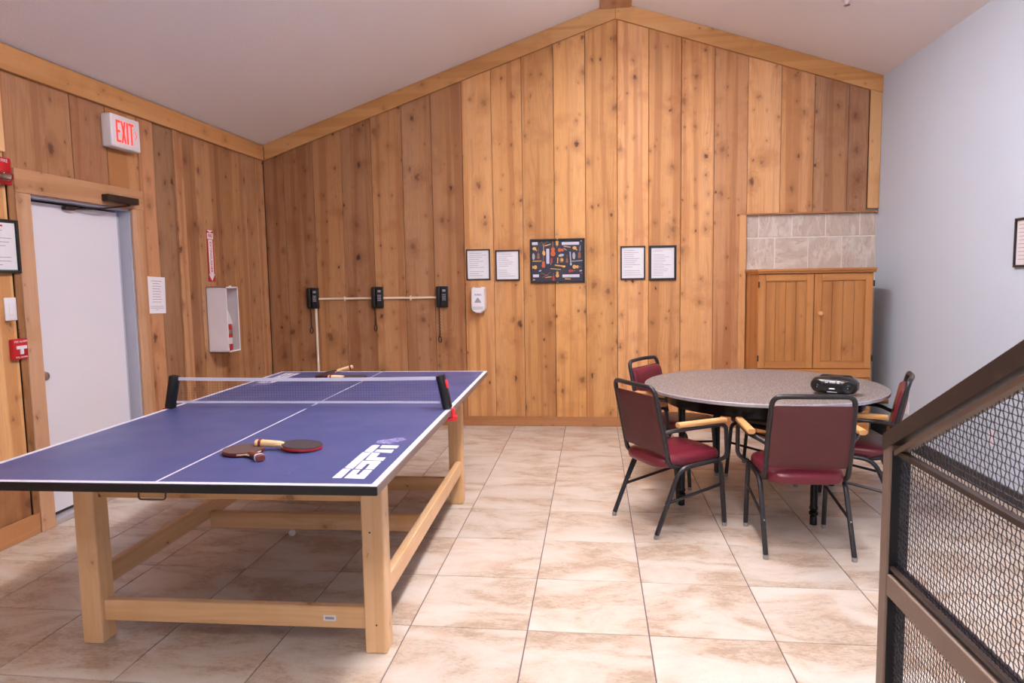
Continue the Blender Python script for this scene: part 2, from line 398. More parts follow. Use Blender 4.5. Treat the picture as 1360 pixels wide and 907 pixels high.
floor = MB().box(XL-.15, XR+.15, YN, YB+.15, -.12, -.004).build('floor', M['grout'])
tag(floor, 'beige square stone-look tiles laid across the whole room', 'floor', kind='structure')
S = .508; G = .0026
TX = [XL+.0]+[-.796+i*S for i in range(-5, 7)]+[XR]
TX = sorted(x for x in set(TX) if XL <= x <= XR)
TY = [3.3013+j*S for j in range(-9, 7)]; TY = [y for y in TY if y < YB]+[YB]
tile_meshes = {}
for a, b in zip(TX[:-1], TX[1:]):
    for c, d in zip(TY[:-1], TY[1:]):
        if b-a < .02 or d-c < .02: continue
        key = (round(b-a, 3), round(d-c, 3)); hw, hd = (b-a)/2-G, (d-c)/2-G
        if key not in tile_meshes:
            o = MB().prism([(-hw, -hd), (hw, -hd), (hw, hd), (-hw, hd)], lambda u, v, d_: (u, v, d_), -.01, 0, .0015).build('floor_tile', M['tile'], floor)
            tile_meshes[key] = o.data
        else:
            o = bpy.data.objects.new('floor_tile', tile_meshes[key]); COL.objects.link(o); o.parent = floor
        o.location = ((a+b)/2, (c+d)/2, random.uniform(-.0004, .0004))

# ceiling, two slopes in one slab
cl = MB()
xs = [XL-.15, XA, XR+.15]
cl.loft([[(x, YN, zc(x)) for x in xs]+[(x, YN, zc(x)+.12) for x in xs[::-1]],
         [(x, YB+.15, zc(x)) for x in xs]+[(x, YB+.15, zc(x)+.12) for x in xs[::-1]]])
tag(cl.build('ceiling', M['ceiling']), 'off-white textured vaulted ceiling rising to the ridge beam', 'ceiling', kind='structure')

# right wall
wr = MB().prism([(YN, 0), (YB+.15, 0), (YB+.15, zc(XR)+.03), (YN, zc(XR)+.03)], lambda u, v, d: (d, u, v), XR+.12, XR)
tag(wr.build('wall_right', M['paint']), 'smooth pale blue painted wall on the side of the staircase guard', 'wall', kind='structure')
tag(MB().rbox(XR-.008, XR+.01, YN, YB, -.002, .105, .003, 1).build('baseboard_right', M['rubber']), 'black rubber baseboard along the pale blue wall', 'baseboard', kind='structure')

REF = lin((196, 145, 96))
def tintc(c, k=1.0):
    l = lin(c); return tuple(min(1.6, k*l[i]/REF[i]*.93) for i in range(3))
# back wall
wb = MB().prism([(XL-.15, -.05), (XR+.12, -.05), (XR+.12, zc(XR)+.02), (XA, ZA+.02), (XL-.15, zc(XL)-.02)], lambda u, v, d: (u, d, v), YB+.15, YB+.034)
wall_back = tag(wb.build('wall_back', M['groove']), 'gable end wall of upright rough-sawn cedar boards', 'wall', kind='structure')
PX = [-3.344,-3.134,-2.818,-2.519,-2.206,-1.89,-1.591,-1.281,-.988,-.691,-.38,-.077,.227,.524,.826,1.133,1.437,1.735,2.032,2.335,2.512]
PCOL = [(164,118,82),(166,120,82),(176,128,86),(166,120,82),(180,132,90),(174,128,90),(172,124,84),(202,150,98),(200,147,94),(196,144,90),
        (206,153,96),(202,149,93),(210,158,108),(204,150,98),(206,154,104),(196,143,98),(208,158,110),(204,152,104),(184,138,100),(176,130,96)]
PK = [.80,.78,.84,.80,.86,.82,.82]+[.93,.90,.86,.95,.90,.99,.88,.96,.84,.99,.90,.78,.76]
NICHE_Z = 2.045
for i, (a, b) in enumerate(zip(PX[:-1], PX[1:])):
    g = random.uniform(.0012, .0024); a2, b2 = a+g, b-g; lean = random.uniform(-.0015, .0015)
    zt = lambda x: zc(x)-.05
    if b <= 1.14: poly = [(a2, .0), (b2+lean, .0), (b2, zt(b2))]+([(XA, zt(XA))] if a2 < XA < b2 else [])+[(a2, zt(a2))]
    elif a < 1.2: poly = [(a2, 0), (1.370, 0), (1.370, NICHE_Z), (b2, NICHE_Z), (b2, zt(b2)), (a2, zt(a2))]
    else: poly = [(a2, NICHE_Z), (b2, NICHE_Z), (b2, zt(b2)), (a2, zt(a2))]
    pr = random.uniform(-.003, .003)
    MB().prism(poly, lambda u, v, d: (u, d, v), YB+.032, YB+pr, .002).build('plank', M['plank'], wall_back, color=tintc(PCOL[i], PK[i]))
# niche of stone tiles
MB().box(1.372, XR, YB+.028, YB+.04, 0, NICHE_Z+.03).build('tile_bed', M['stone_grout'], wall_back)
rows = [1.828+.305, 1.828, 1.523, 1.218, .913, .608, .303, 0]
for r_, (zt_, zb_) in enumerate(zip(rows[:-1], rows[1:])):
    xs_ = [1.375+(.18 if r_ % 2 == 0 else .329)+k*.3035 for k in range(-1, 5)]
    xs_ = sorted([1.373]+[x for x in xs_ if 1.39 < x < XR-.01]+[XR])
    for a, b in zip(xs_[:-1], xs_[1:]):
        zt2 = min(zt_, NICHE_Z+.02)
        MB().prism([(a+.006, zb_+.006), (b-.006, zb_+.006), (b-.006, zt2-.006), (a+.006, zt2-.006)], lambda u, v, d: (u, d, v), YB+.035, YB+.023, .0015).build('stone_tile', M['stone'], wall_back)

def hboard(name, x0, x1, z0, z1, y0, y1, mat, label, color=None, cat='trim', kind='structure'):
    o = MB().rbox(x0, x1, y0, y1, z0, z1, .003, 1).build(name, mat, color=color); return tag(o, label, cat, kind=kind)
hboard('baseboard_back', XL+.0, 1.368, 0, .096, YB-.02, YB-.003, M['trim_x'], 'low wooden baseboard along the foot of the gable wall', tintc((170, 118, 76)), 'baseboard')
hboard('trim_5', 1.368, 1.432, 0, NICHE_Z, YB-.022, YB+.022, M['trim_z'], 'narrow upright trim board beside the stone tile niche', tintc((205, 152, 100)))
hboard('trim_6', 1.350, XR-.002, NICHE_Z-.004, NICHE_Z+.012, YB-.012, YB+.022, M['trim_x'], 'thin wooden ledge over the stone tile niche', tintc((170, 120, 78)))
hboard('trim_4', 2.514, XR-.002, NICHE_Z+.03, zc(2.56)-.12, YB-.022, YB-.0035, M['trim_z'], 'upright trim board in the upper corner by the blue wall', tintc((202, 152, 98)))
def rake(name, xa, xb, label, c):
    up = lambda x: zc(x)-.001; dn = lambda x: zc(x)-.155
    poly = [(xa, dn(xa)), (xb, dn(xb)), (xb, up(xb)), (xa, up(xa))]
    o = MB().prism(poly, lambda u, v, d: (u, d, v), YB-.004, YB-.030, .003).build(name, M['trim_x'], color=tintc(c)); return tag(o, label, 'trim', kind='structure')
rake('trim_1', XL+.028, XA-.001, 'sloping trim board under the longer left slope of the ceiling', (190, 138, 84))
rake('trim_2', XA+.001, XR-.001, 'sloping trim board under the shorter right slope of the ceiling', (200, 147, 90))
o = MB().rbox(.067, .358, YN, YB-.032, 3.985, 4.2, .006, 1).build('trim_7', M['trim_y'], color=tintc((196, 150, 112)))
tag(o, 'heavy brown ridge beam at the peak of the ceiling', 'beam', kind='structure')

# left wall, boards on a dark backing, with the door opening
YD0, YD1, ZD = 3.812, 4.730, 2.030
wl_ = MB(); f_l = lambda u, v, d: (d, u, v)
for p in ([(YN, -.05), (YD0-.02, -.05), (YD0-.02, 3.0), (YN, 3.0)], [(YD1+.02, -.05), (YB+.1, -.05), (YB+.1, 3.0), (YD1+.02, 3.0)], [(YD0-.02, ZD+.02), (YD1+.02, ZD+.02), (YD1+.02, 3.0), (YD0-.02, 3.0)]):
    wl_.prism(p, f_l, XL-.15, XL-.028)
wall_left = tag(wl_.build('wall_left', M['groove']), 'side wall of weathered cedar boards around the white door', 'wall', kind='structure')
zl = 2.82
LJ = [-.35+.3*k for k in range(13)]+[3.66, 3.70]
LJ = sorted(x for x in LJ if x < 3.5)+[3.66]
def lplank(y0, y1, z0, z1, c, pr=None):
    pr = random.uniform(-.004, .003) if pr is None else pr; g = random.uniform(.0015, .003)
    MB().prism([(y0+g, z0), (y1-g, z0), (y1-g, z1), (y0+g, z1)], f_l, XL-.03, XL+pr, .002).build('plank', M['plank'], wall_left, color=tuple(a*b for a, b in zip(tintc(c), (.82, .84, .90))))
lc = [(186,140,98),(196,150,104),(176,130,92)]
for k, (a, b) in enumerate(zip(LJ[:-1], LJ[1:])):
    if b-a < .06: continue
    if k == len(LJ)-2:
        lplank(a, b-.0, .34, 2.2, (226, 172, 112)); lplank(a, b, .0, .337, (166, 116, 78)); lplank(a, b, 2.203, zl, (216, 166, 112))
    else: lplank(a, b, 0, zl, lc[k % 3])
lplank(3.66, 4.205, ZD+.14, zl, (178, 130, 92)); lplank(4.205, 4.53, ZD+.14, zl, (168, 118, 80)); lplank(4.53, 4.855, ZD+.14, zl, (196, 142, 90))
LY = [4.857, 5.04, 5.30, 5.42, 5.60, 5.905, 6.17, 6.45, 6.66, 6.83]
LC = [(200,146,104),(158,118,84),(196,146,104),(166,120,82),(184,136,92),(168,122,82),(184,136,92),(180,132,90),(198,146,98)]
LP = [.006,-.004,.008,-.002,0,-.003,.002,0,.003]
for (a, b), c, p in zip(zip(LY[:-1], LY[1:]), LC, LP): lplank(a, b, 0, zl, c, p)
o = MB().rbox(XL-.002, XL+.026, YN, YB-.031, 2.712, 2.858, .003, 1).build('trim_3', M['trim_y'], color=tintc((190, 137, 84)))
tag(o, 'level trim board along the top of the left wall', 'trim', kind='structure')
o = MB().rbox(XL+.004, XL+.02, YN, 3.695, 0, .125, .003, 1).build('baseboard_left', M['trim_y'], color=tintc((186, 134, 90)))
tag(o, 'wooden baseboard on the left wall before the door', 'baseboard', kind='structure')
o = MB().rbox(XL+.010, XL+.024, 4.86, YB-.022, 0, .10, .003, 1).build('baseboard_left.001', M['trim_y'], color=tintc((170, 120, 78)))
tag(o, 'wooden baseboard on the left wall beyond the door', 'baseboard', kind='structure')
# slim pale board left of the casing, full height
MB().rbox(XL+.004, XL+.016, 3.660, 3.700, .125, 2.2, .002, 1).build('batten', M['trim_z'], wall_left, color=tintc((150, 104, 66)))
MB().rbox(XL+.004, XL+.022, 3.600, 3.655, 2.25, 2.71, .002, 1).build('batten', M['trim_z'], wall_left, color=tintc((224, 176, 122)))

# door
door = empty('door_1', (XL, 4.27, 0)); tag(door, 'white flush door in a wooden casing on the left wall', 'door', kind='structure')
def dl(mb, *a): return mb
x0 = -.075
MB().rbox(x0-.045, x0, YD0-4.27+.004, 4.655-4.27+.03, .045, ZD-.028, .002, 1).build('door_leaf', M['door_white'], door)
jm = MB(); jm.box(-.125, -.002, YD1-4.27-.012, YD1-4.27+.016, 0, ZD); jm.box(-.125, -.002, YD0-4.27-.016, YD0-4.27, 0, ZD); jm.box(-.125, -.002, YD0-4.27, YD1-4.27, ZD-.014, ZD+.016)
jm.box(-.125, x0-.012, YD1-4.27-.050, YD1-4.27-.012, .04, ZD-.014)
jm.build('door_jamb', M['jamb'], door)
MB().rbox(-.15, .012, YD0-4.27, YD1-4.27, -.002, .030, .004, 1).build('threshold', M['sill'], door)
MB().box(x0-.006, x0+.001, YD0-4.27+.01, YD1-4.27-.05, .030, .046).build('door_sweep', M['rubber'], door)
for (a, b, z0, z1) in ((3.702, YD0, 0, ZD+.14), (YD1, 4.852, 0, ZD)):
    MB().rbox(0, .022, a-4.27, b-4.27, z0, z1 if a > 4 else ZD, .003, 1).build('door_casing', M['trim_z'], door, color=tintc((188, 142, 104)))
MB().rbox(0, .024, 3.700-4.27, 4.855-4.27, ZD, ZD+.14, .003, 1).build('door_casing', M['trim_y'], door, color=tintc((184, 138, 100)))
kb = MB(); kb.xf = Matrix.Translation((x0, 3.862-4.27, .93)) @ Matrix.Rotation(PI/2, 4, 'Y')
kb.lathe([(.033, 0), (.033, .006), (.012, .010), (.011, .030), (.024, .038), (.030, .052), (.026, .064), (.010, .069)], 20)
kb.build('door_knob', M['steel'], door, True)
# unseen sheet added behind the door so no light leaks
MB().box(-.16, -.125, YD0-4.27-.1, YD1-4.27+.1, -.02, ZD+.1).build('door_light_block', M['groove'], door)

closer = empty('door_closer', (XL+.024, 4.57, 2.075)); tag(closer, 'dark bronze door closer with folding arm over the white door', 'door closer')
MB().rbox(0, .055, -.16, .16, -.022, .026, .006, 2).build('body', M['metal_dark'], closer)
arm = MB().tube([(.03, .08, -.03), (-.03, -.16, -.075), (-.088, -.34, -.088)], .006, 6)
arm.tube([(.03, .08, -.02), (.03, .08, -.034)], .012, 8)
ar = arm.build('arm', M['metal_dark'], closer, True)
MB().rbox(-.098, -.06, -.41, -.33, -.100, -.078, .003, 1).build('arm_bracket', M['metal_dark'], closer)
MB().lathe([(.014, .026), (.014, .036), (.006, .038)], 10, .02, .0).build('pinion_cap', M['steel'], closer, True)

# ------------------------------------------------------------------ left wall fittings
def on_left(y, z, x=XL): return Matrix.Translation((x, y, z)) @ Matrix(((0, 0, 1, 0), (1, 0, 0, 0), (0, 1, 0, 0), (0, 0, 0, 1)))  # u->+Y, v->+Z, n->+X
def on_back(x, z, y=YB): return Matrix.Translation((x, y, z)) @ Matrix(((1, 0, 0, 0), (0, 0, -1, 0), (0, 1, 0, 0), (0, 0, 0, 1)))  # u->+X, v->+Z, n->-Y
def on_right(y, z, x=XR): return Matrix.Translation((x, y, z)) @ Matrix(((0, 0, -1, 0), (-1, 0, 0, 0), (0, 1, 0, 0), (0, 0, 0, 1)))  # u->-Y, v->+Z, n->-X
def wall_empty(name, mtx):
    o = bpy.data.objects.new(name, None); COL.objects.link(o); o.matrix_world = mtx; o.empty_display_size = .05; return o
def T(x, y, z): return Matrix.Translation((x, y, z))

# exit sign (local u right, v up, n out)
ex = wall_empty('exit_sign', on_left(4.635, 2.545)); tag(ex, 'white box sign with glowing red EXIT letters above the door', 'exit sign')
MB().rbox(-.152, .152, -.112, .112, 0.0, .078, .010, 3).build('housing', M['white_plastic'], ex, True)
L = MB(); h, st = .075, .016
def strokes(mb, rects, z0=.0785, z1=.0800):
    for r in rects: mb.prism(r, lambda u, v, d: (u, v, d), z0, z1)
def bx2(x0, y0, x1, y1): return [(x0, y0), (x1, y0), (x1, y1), (x0, y1)]
ox = -.105
strokes(L, [bx2(ox, -h, ox+st, h), bx2(ox+st, h-st, ox+.045, h), bx2(ox+st, -st/2, ox+.040, st/2), bx2(ox+st, -h, ox+.045, -h+st)])
ox = -.054
strokes(L, [[(ox, h), (ox+st, h), (ox+.050, -h), (ox+.050-st, -h)], [(ox, -h), (ox+st, -h), (ox+.050, h), (ox+.050-st, h)]])
ox = .005; strokes(L, [bx2(ox, -h, ox+st, h)])
ox = .027; strokes(L, [bx2(ox, h-st, ox+.056, h), bx2(ox+.020, -h, ox+.036, h-st)])
L.build('exit_letters', M['exit_red'], ex)
ch = MB(); strokes(ch, [[(.092, .030), (.098, .030), (.114, .0), (.108, 0)], [(.092, -.030), (.098, -.030), (.114, 0), (.108, 0)]])
ch.build('chevron', M['exit_red'], ex)

# horn strobe
sb = wall_empty('fire_alarm_strobe', on_left(3.602, 2.14)); tag(sb, 'red fire alarm strobe with clear lens high beside the door casing', 'fire alarm')
MB().rbox(-.060, .060, -.078, .072, .016, .045, .006, 2).build('housing', M['red'], sb, True)
text('lettering', 'FIRE', .026, M['white_plastic'], sb, T(.012, .052, .046))
ln = MB(); ln.loft([[(u*k, -.035+v*k, z) for u, v in rrect(.085, .055, .02, 4)] for k, z in ((1, .044), (.98, .060), (.82, .076), (.4, .084))]); ln.build('lens', M['lens'], sb, True)
MB().rbox(-.030, .030, -.045, -.025, .046, .054, .003, 1).build('reflector', M['steel'], sb)
MB().rbox(-.055, .055, -.07, .065, 0.0, .018, .003, 1).build('back_box', M['red_dark'], sb)

def framed(name, mtx, w, h, fw, label, cat='framed notice', group=None, lines=8, seed=1, inner=None, depth=.018, ink='ink', title=False):
    e = wall_empty(name, mtx); tag(e, label, cat, group)
    f = MB()
    for (a, b, c, d) in ((-w/2, w/2, h/2-fw, h/2), (-w/2, w/2, -h/2, -h/2+fw), (-w/2, -w/2+fw, -h/2+fw, h/2-fw), (w/2-fw, w/2, -h/2+fw, h/2-fw)):
        f.rbox(a, b, c, d, .0, depth, .002, 1)
    f.build('frame', M['frame_black'], e)
    if inner: MB().box(-w/2+fw, w/2-fw, -h/2+fw, h/2-fw, .001, .005).build('mat_board', inner, e)
    m = .006 if inner else 0
    MB().box(-w/2+fw+m, w/2-fw-m, -h/2+fw+m, h/2-fw-m, .003, .007).build('paper', M['paper'], e)
    if lines:
        rs = random.Random(seed); t = MB(); W = (w-2*fw)*.82; y = h/2-fw-(h*.09)
        st_ = (h-2*fw)*.86/(lines*1.0)
        for k in range(lines):
            ww = W*rs.uniform(.45, 1)
            if rs.random() < .85: t.box(-W/2, -W/2+ww, y-.0017, y+.0017, .0071, .0076)
            y -= st_
        t.build('printed_lines', M[ink], e)
        if title: MB().box(-.04, .04, h/2-fw-.028, h/2-fw-.018, .0071, .0077).build('printed_heading', M['ink_red'], e)
    MB().box(-w/2+fw, w/2-fw, -h/2+fw, h/2-fw, .0095, .0105).build('glass_pane', M['pane'], e)
    return e
M['green_mat'] = plain('green mat board', (60, 120, 96), .7)
e = framed('framed_certificate', on_left(3.553, 1.714, XL+.013), .285, .305, .014, 'black framed certificate with green edge hung before the door casing', 'framed notice', lines=11, seed=4, inner=M['green_mat'], title=True)
tx = MB()
# light switch plate
sw = wall_empty('light_switch', on_left(3.622, 1.356)); tag(sw, 'white rocker light switch plate under the framed certificate', 'light switch')
MB().rbox(-.042, .042, -.066, .066, .0, .007, .003, 2).build('plate', M['white_plastic'], sw, True)
MB().rbox(-.017, .017, -.034, .034, .006, .011, .002, 1).build('rocker', M['white_plastic'], sw)
# pull station
ps = wall_empty('fire_alarm_pull', on_left(3.642, 1.122)); tag(ps, 'red fire alarm pull station with white T handle', 'fire alarm')
MB().rbox(-.050, .050, -.060, .060, .0, .032, .006, 2).build('housing', M['red'], ps, True)
MB().rbox(-.036, .036, .000, .020, .032, .040, .002, 1).rbox(-.012, .012, -.030, .004, .032, .040, .002, 1).build('pull_handle', M['white_plastic'], ps)
text('lettering', 'FIRE ALARM', .017, M['white_plastic'], ps, T(0, .044, .0325))
text('lettering', 'PULL DOWN', .014, M['white_plastic'], ps, T(0, -.047, .0325))
# pinned paper
pa = wall_empty('posted_paper', on_left(4.962, 1.40, XL+.011) @ Matrix.Rotation(-.04, 4, 'Z')); tag(pa, 'plain white printed sheet pinned beside the door', 'paper')
MB().box(-.108, .108, -.14, .14, .0, .0012).build('sheet', M['paper'], pa)
t = MB(); y = .108; rs = random.Random(2)
for k in range(9):
    w2 = .055 if k else .062; t.box(-w2*rs.uniform(.8, 1), w2*rs.uniform(.7, 1.1), y-.002, y+.002, .0013, .0016); y -= .020
y -= .014
for k in range(3): t.box(-.085+.07*(k == 2), .085-.07*(k == 2), y-.0015, y+.0015, .0013, .0016); y -= .013
t.build('printed_lines', M['ink'], pa)
# fire extinguisher arrow sign
fs = wall_empty('fire_extinguisher_sign', on_left(5.765, 1.724, XL+.005)); tag(fs, 'tall red sticker sign with white arrow pointing down to the cabinet', 'sign')
MB().box(-.052, .052, -.226, .226, 0, .0015).build('backing', M['red'], fs)
ar = MB(); strokes(ar, [bx2(-.034, -.165, .034, .140), [(-.050, -.160), (.050, -.160), (0, -.222)], [(-.05, .222), (.05, .222), (.0, .200)], bx2(-.048, .145, .048, .198)], .0015, .0019)
ar.build('arrow', M['white_plastic'], fs)
text('lettering', 'FIRE', .042, M['red'], fs, T(0, .172, .0020), sx=.85, bold=.0006)
text('lettering', 'EXTINGUISHER', .045, M['ink_red'], fs, T(0, -.012, .0020) @ Matrix.Rotation(-PI/2, 4, 'Z'), sx=.88, bold=.0004)
# extinguisher cabinet
fc = wall_empty('fire_extinguisher_cabinet', on_left(5.765, 1.165, XL+.002)); tag(fc, 'white metal wall box for the fire extinguisher', 'cabinet')
W2, H2, D2, th = .103, .285, .175, .006
b = MB(); b.box(-W2, -W2+th, -H2, H2, 0, D2); b.box(W2-th, W2, -H2, H2, 0, D2); b.box(-W2, W2, H2-th, H2, 0, D2); b.box(-W2, W2, -H2, -H2+th, 0, D2); b.box(-W2, W2, -H2, H2, 0, .004)
b.build('box', M['white_box'], fc)
b = MB(); fr = .012
b.box(-W2, W2, H2-fr, H2, D2, D2+.006).box(-W2, W2, -H2, -H2+fr, D2, D2+.006).box(-W2, -W2+fr, -H2, H2, D2, D2+.006).box(W2-fr, W2, -H2, H2, D2, D2+.006)
b.build('door_frame', M['white_plastic'], fc)
MB().box(-W2+fr, W2-fr, -H2+fr, H2-fr, D2+.002, D2+.004).build('window_pane', M['pane'], fc)
MB().rbox(-.006, .006, H2, H2+.012, D2-.02, D2, .001, 1).build('latch', M['white_plastic'], fc)
fe = wall_empty('fire_extinguisher', on_left(5.765, .888, XL+.002+.114)); tag(fe, 'small red fire extinguisher inside the white wall box', 'fire extinguisher')
q = MB(); q.xf = Matrix.Rotation(-PI/2, 4, 'X'); q.lathe([(.03, 0), (.044, .006), (.046, .02), (.046, .20), (.038, .235), (.018, .255), (.016, .27)], 20); q.build('cylinder', M['red'], fe, True)
q = MB(); q.xf = Matrix.Rotation(-PI/2, 4, 'X'); q.lathe([(.0465, .06), (.0467, .061), (.0467, .115), (.0465, .116)], 20); q.build('label_band', M['white_plastic'], fe, True)
q = MB(); q.xf = Matrix.Rotation(-PI/2, 4, 'X'); q.lathe([(.0465, .15), (.0472, .151), (.0472, .185), (.0465, .186)], 20); q.build('strap', M['steel'], fe, True)
q = MB(); q.xf = Matrix.Rotation(-PI/2, 4, 'X'); q.lathe([(.048, .235), (.051, .236), (.046, .262), (.022, .345), (.012, .36)], 18); q.build('cover_cone', M['white_plastic'], fe, True)
for o_ in list(fe.children):
    o_.data.transform(Matrix.Rotation(PI, 4, 'X')) if False else None

# ------------------------------------------------------------------ back wall fittings
ph_ = 'wall_phone'
def phone(x, z, clen, label):
    e = wall_empty(ph_, on_back(x, z)); tag(e, label, 'phone', 'black wall phones on the cream conduit')
    MB().rbox(-.058, .058, -.106, .106, 0, .035, .006, 2).build('base', M['black'], e, True)
    MB().rbox(-.054, -.012, -.098, .102, .035, .066, .010, 3).build('handset', M['black_gloss'], e, True)
    MB().rbox(-.008, .054, -.10, .10, .034, .044, .004, 1).build('faceplate', M['black'], e)
    k = MB()
    for r in range(4):
        for c in range(3): k.rbox(.006+c*.013, .015+c*.013, -.035+r*.017, -.024+r*.017, .044, .048, .001, 1)
    k.rbox(.008, .040, .052, .074, .044, .047, .002, 1)
    tag(k.build('keypad', M['ink'], e), kind='stuff')
    pts = [(-.034, -.10, .03), (-.034, -.16, .012)]
    n = int(clen*160)
    for i in range(n):
        a = i*.9; pts.append((-.034+.004*math.cos(a), -.16-(clen-.10)*i/n, .012+.004*math.sin(a)))
    by = -.16-(clen-.10)
    loop = [(-.034+.016*math.sin(a), by-.030+.030*math.cos(a), .012) for a in [2*PI*i/14 for i in range(0, 15)]]
    MB().tube(pts+loop, .0042, 6).build('handset_cord', M['black'], e, True)
    return e
phone(-2.863, 1.312, .24, 'black wall phone at the corner where the conduit turns down')
phone(-2.181, 1.312, .22, 'black wall phone in the middle of the cream conduit')
phone(-1.514, 1.310, .34, 'black wall phone nearest the soap dispenser, with the longest cord')
pp = wall_empty('conduit_pipe', on_back(-2.2, 1.304)); tag(pp, 'cream surface conduit linking the three black phones and running down', 'conduit')
q = MB()
q.tube([(-.605, 0, .012), (-.04, 0, .012)], .011, 8); q.tube([(.077, 0, .012), (.628, .0, .012)], .011, 8)
q.build('pipe', M['pipe'], pp, True)
MB().tube([(-.642, -.09, .012), (-.640, -1.2, .012)], .013, 8).build('pipe', M['pipe'], pp, True)
for u in (-.33, .36):
    MB().rbox(u-.006, u+.006, -.026, .022, 0, .026, .003, 1).build('clip', M['pipe'], pp)

framed('framed_notice', on_back(-1.143, 1.624), .240, .304, .012, 'black framed white notice directly above the soap dispenser', group='small framed notices on the cedar wall', lines=12, seed=11)
framed('framed_notice', on_back(-.849, 1.612), .242, .300, .013, 'black framed white notice just to the left of the music picture', group='small framed notices on the cedar wall', lines=12, seed=12)
framed('framed_notice', on_back(.374, 1.614), .238, .324, .014, 'thin-framed white notice, the one nearer the music picture on its right', group='small framed notices on the cedar wall', lines=13, seed=13)
framed('framed_notice', on_back(.658, 1.608), .258, .334, .021, 'thick-framed white notice nearest the stone tile niche', group='small framed notices on the cedar wall', lines=13, seed=14)

# music picture
mp = wall_empty('framed_music_picture', on_back(-.355, 1.647)); tag(mp, 'wide black framed picture of small musical instruments on navy', 'picture')
W3, H3, fw = .534, .430, .018
f = MB()
for (a, b, c, d) in ((-W3/2, W3/2, H3/2-fw, H3/2), (-W3/2, W3/2, -H3/2, -H3/2+fw), (-W3/2, -W3/2+fw, -H3/2+fw, H3/2-fw), (W3/2-fw, W3/2, -H3/2+fw, H3/2-fw)): f.rbox(a, b, c, d, 0, .022, .003, 1)
f.build('frame', M['frame_black'], mp)
M['navy'] = plain('navy print ground', (44, 48, 66), .6, var=.15, scale=20)
M['pr_gold'] = plain('gold print', (214, 166, 84), .6, var=.2, scale=60); M['pr_orange'] = plain('orange print', (206, 96, 52), .6, var=.2, scale=60)
M['pr_grey'] = plain('silver print', (170, 172, 186), .6, var=.2, scale=60); M['pr_white'] = plain('white key print', (206, 206, 226), .6)
M['pr_red'] = plain('red print spots', (176, 50, 52), .6); M['pr_brown'] = plain('brown print', (150, 92, 60), .6, var=.2, scale=60)
MB().box(-W3/2+fw, W3/2-fw, -H3/2+fw, H3/2-fw, .003, .008).build('print_ground', M['navy'], mp)
PM = [M['pr_gold'], M['pr_orange'], M['pr_grey'], M['pr_white'], M['pr_red'], M['pr_brown'], M['navy']]
q = MB(); zz = [.0082]
def px2(p): return ((p[0]-515)/1370.0, (468-p[1])/1370.0)      # sheet units of the print
def ell(cx, cy, rx, ry, mi, a=0, n=12):
    q.mi = mi; c = px2((cx, cy)); zz[0] += .000012; z = zz[0]; rx /= 1370; ry /= 1370
    q.prism([(c[0]+rx*math.cos(t)*math.cos(a)-ry*math.sin(t)*math.sin(a), c[1]+rx*math.cos(t)*math.sin(a)+ry*math.sin(t)*math.cos(a)) for t in [2*PI*k/n for k in range(n)]], lambda u, v, d: (u, v, d), .008, z)
def bar(x0, y0, x1, y1, wd, mi):
    q.mi = mi; a = Vector(px2((x0, y0))); b = Vector(px2((x1, y1))); d = (b-a).normalized(); n = Vector((-d.y, d.x))*wd/2740; zz[0] += .000012
    q.prism([tuple(a-n), tuple(b-n), tuple(b+n), tuple(a+n)], lambda u, v, d: (u, v, d), .008, zz[0])
def fiddle(cx, cy, L_, mi, ang=90, nk=1.0):
    a = math.radians(ang); dx, dy = math.cos(a), -math.sin(a)
    ell(cx, cy, L_*.30, L_*.34, mi, 0); ell(cx+dx*L_*.5, cy+dy*L_*.5, L_*.24, L_*.26, mi, 0)
    bar(cx+dx*L_*.5, cy+dy*L_*.5, cx+dx*L_*(1.0+nk*.7), cy+dy*L_*(1.0+nk*.7), L_*.10, 5); ell(cx, cy, L_*.05, L_*.12, 5)
for (cx, cy, l, mi, an) in ((455, 370, 110, 1, 90), (258, 415, 70, 5, 90), (808, 415, 75, 5, 90), (325, 530, 80, 1, 90), (642, 480, 55, 5, 90), (515, 620, 0.1, 0, 90)):
    fiddle(cx, cy, l, mi, an)
fiddle(545, 325, 75, 1, 0, .2); fiddle(215, 548, 78, 0, 180, .1); fiddle(740, 552, 80, 0, 0, .1); fiddle(512, 665, 72, 0, 90, -.1); fiddle(512, 215, 70, 0, 270, .1); fiddle(680, 605, 60, 4, 0, .4)
fiddle(460, 715, 60, 4, 90, .6)
for (x0, y0, x1, y1) in ((575, 240, 805, 240), (580, 672, 808, 672), (172, 232, 252, 232), (182, 665, 262, 665), (386, 305, 386, 505)):
    bar(x0, y0, x1, y1, 38, 3); bar(x0, y0+(8 if y0 == y1 else 0), x1, y1+(8 if y0 == y1 else 0), 5, 2)
for (x0, y0, x1, y1, w_, mi) in ((345, 265, 425, 245, 12, 0), (600, 275, 690, 290, 12, 0), (180, 468, 300, 466, 10, 0), (705, 478, 850, 470, 10, 2), (420, 570, 560, 585, 10, 0), (480, 525, 620, 545, 16, 0),
                             (290, 625, 430, 690, 6, 5), (310, 690, 420, 620, 6, 5), (350, 690, 432, 680, 10, 0), (520, 425, 515, 500, 14, 0), (685, 350, 695, 520, 16, 2), (330, 240, 330, 340, 7, 0),
                             (610, 710, 690, 714, 12, 0), (300, 205, 340, 270, 5, 5), (390, 205, 310, 260, 5, 5), (820, 270, 820, 340, 5, 2), (600, 300, 640, 330, 8, 2), (430, 480, 425, 520, 5, 2), (190, 290, 240, 330, 14, 0), (720, 290, 780, 330, 14, 0)): bar(x0, y0, x1, y1, w_, mi)
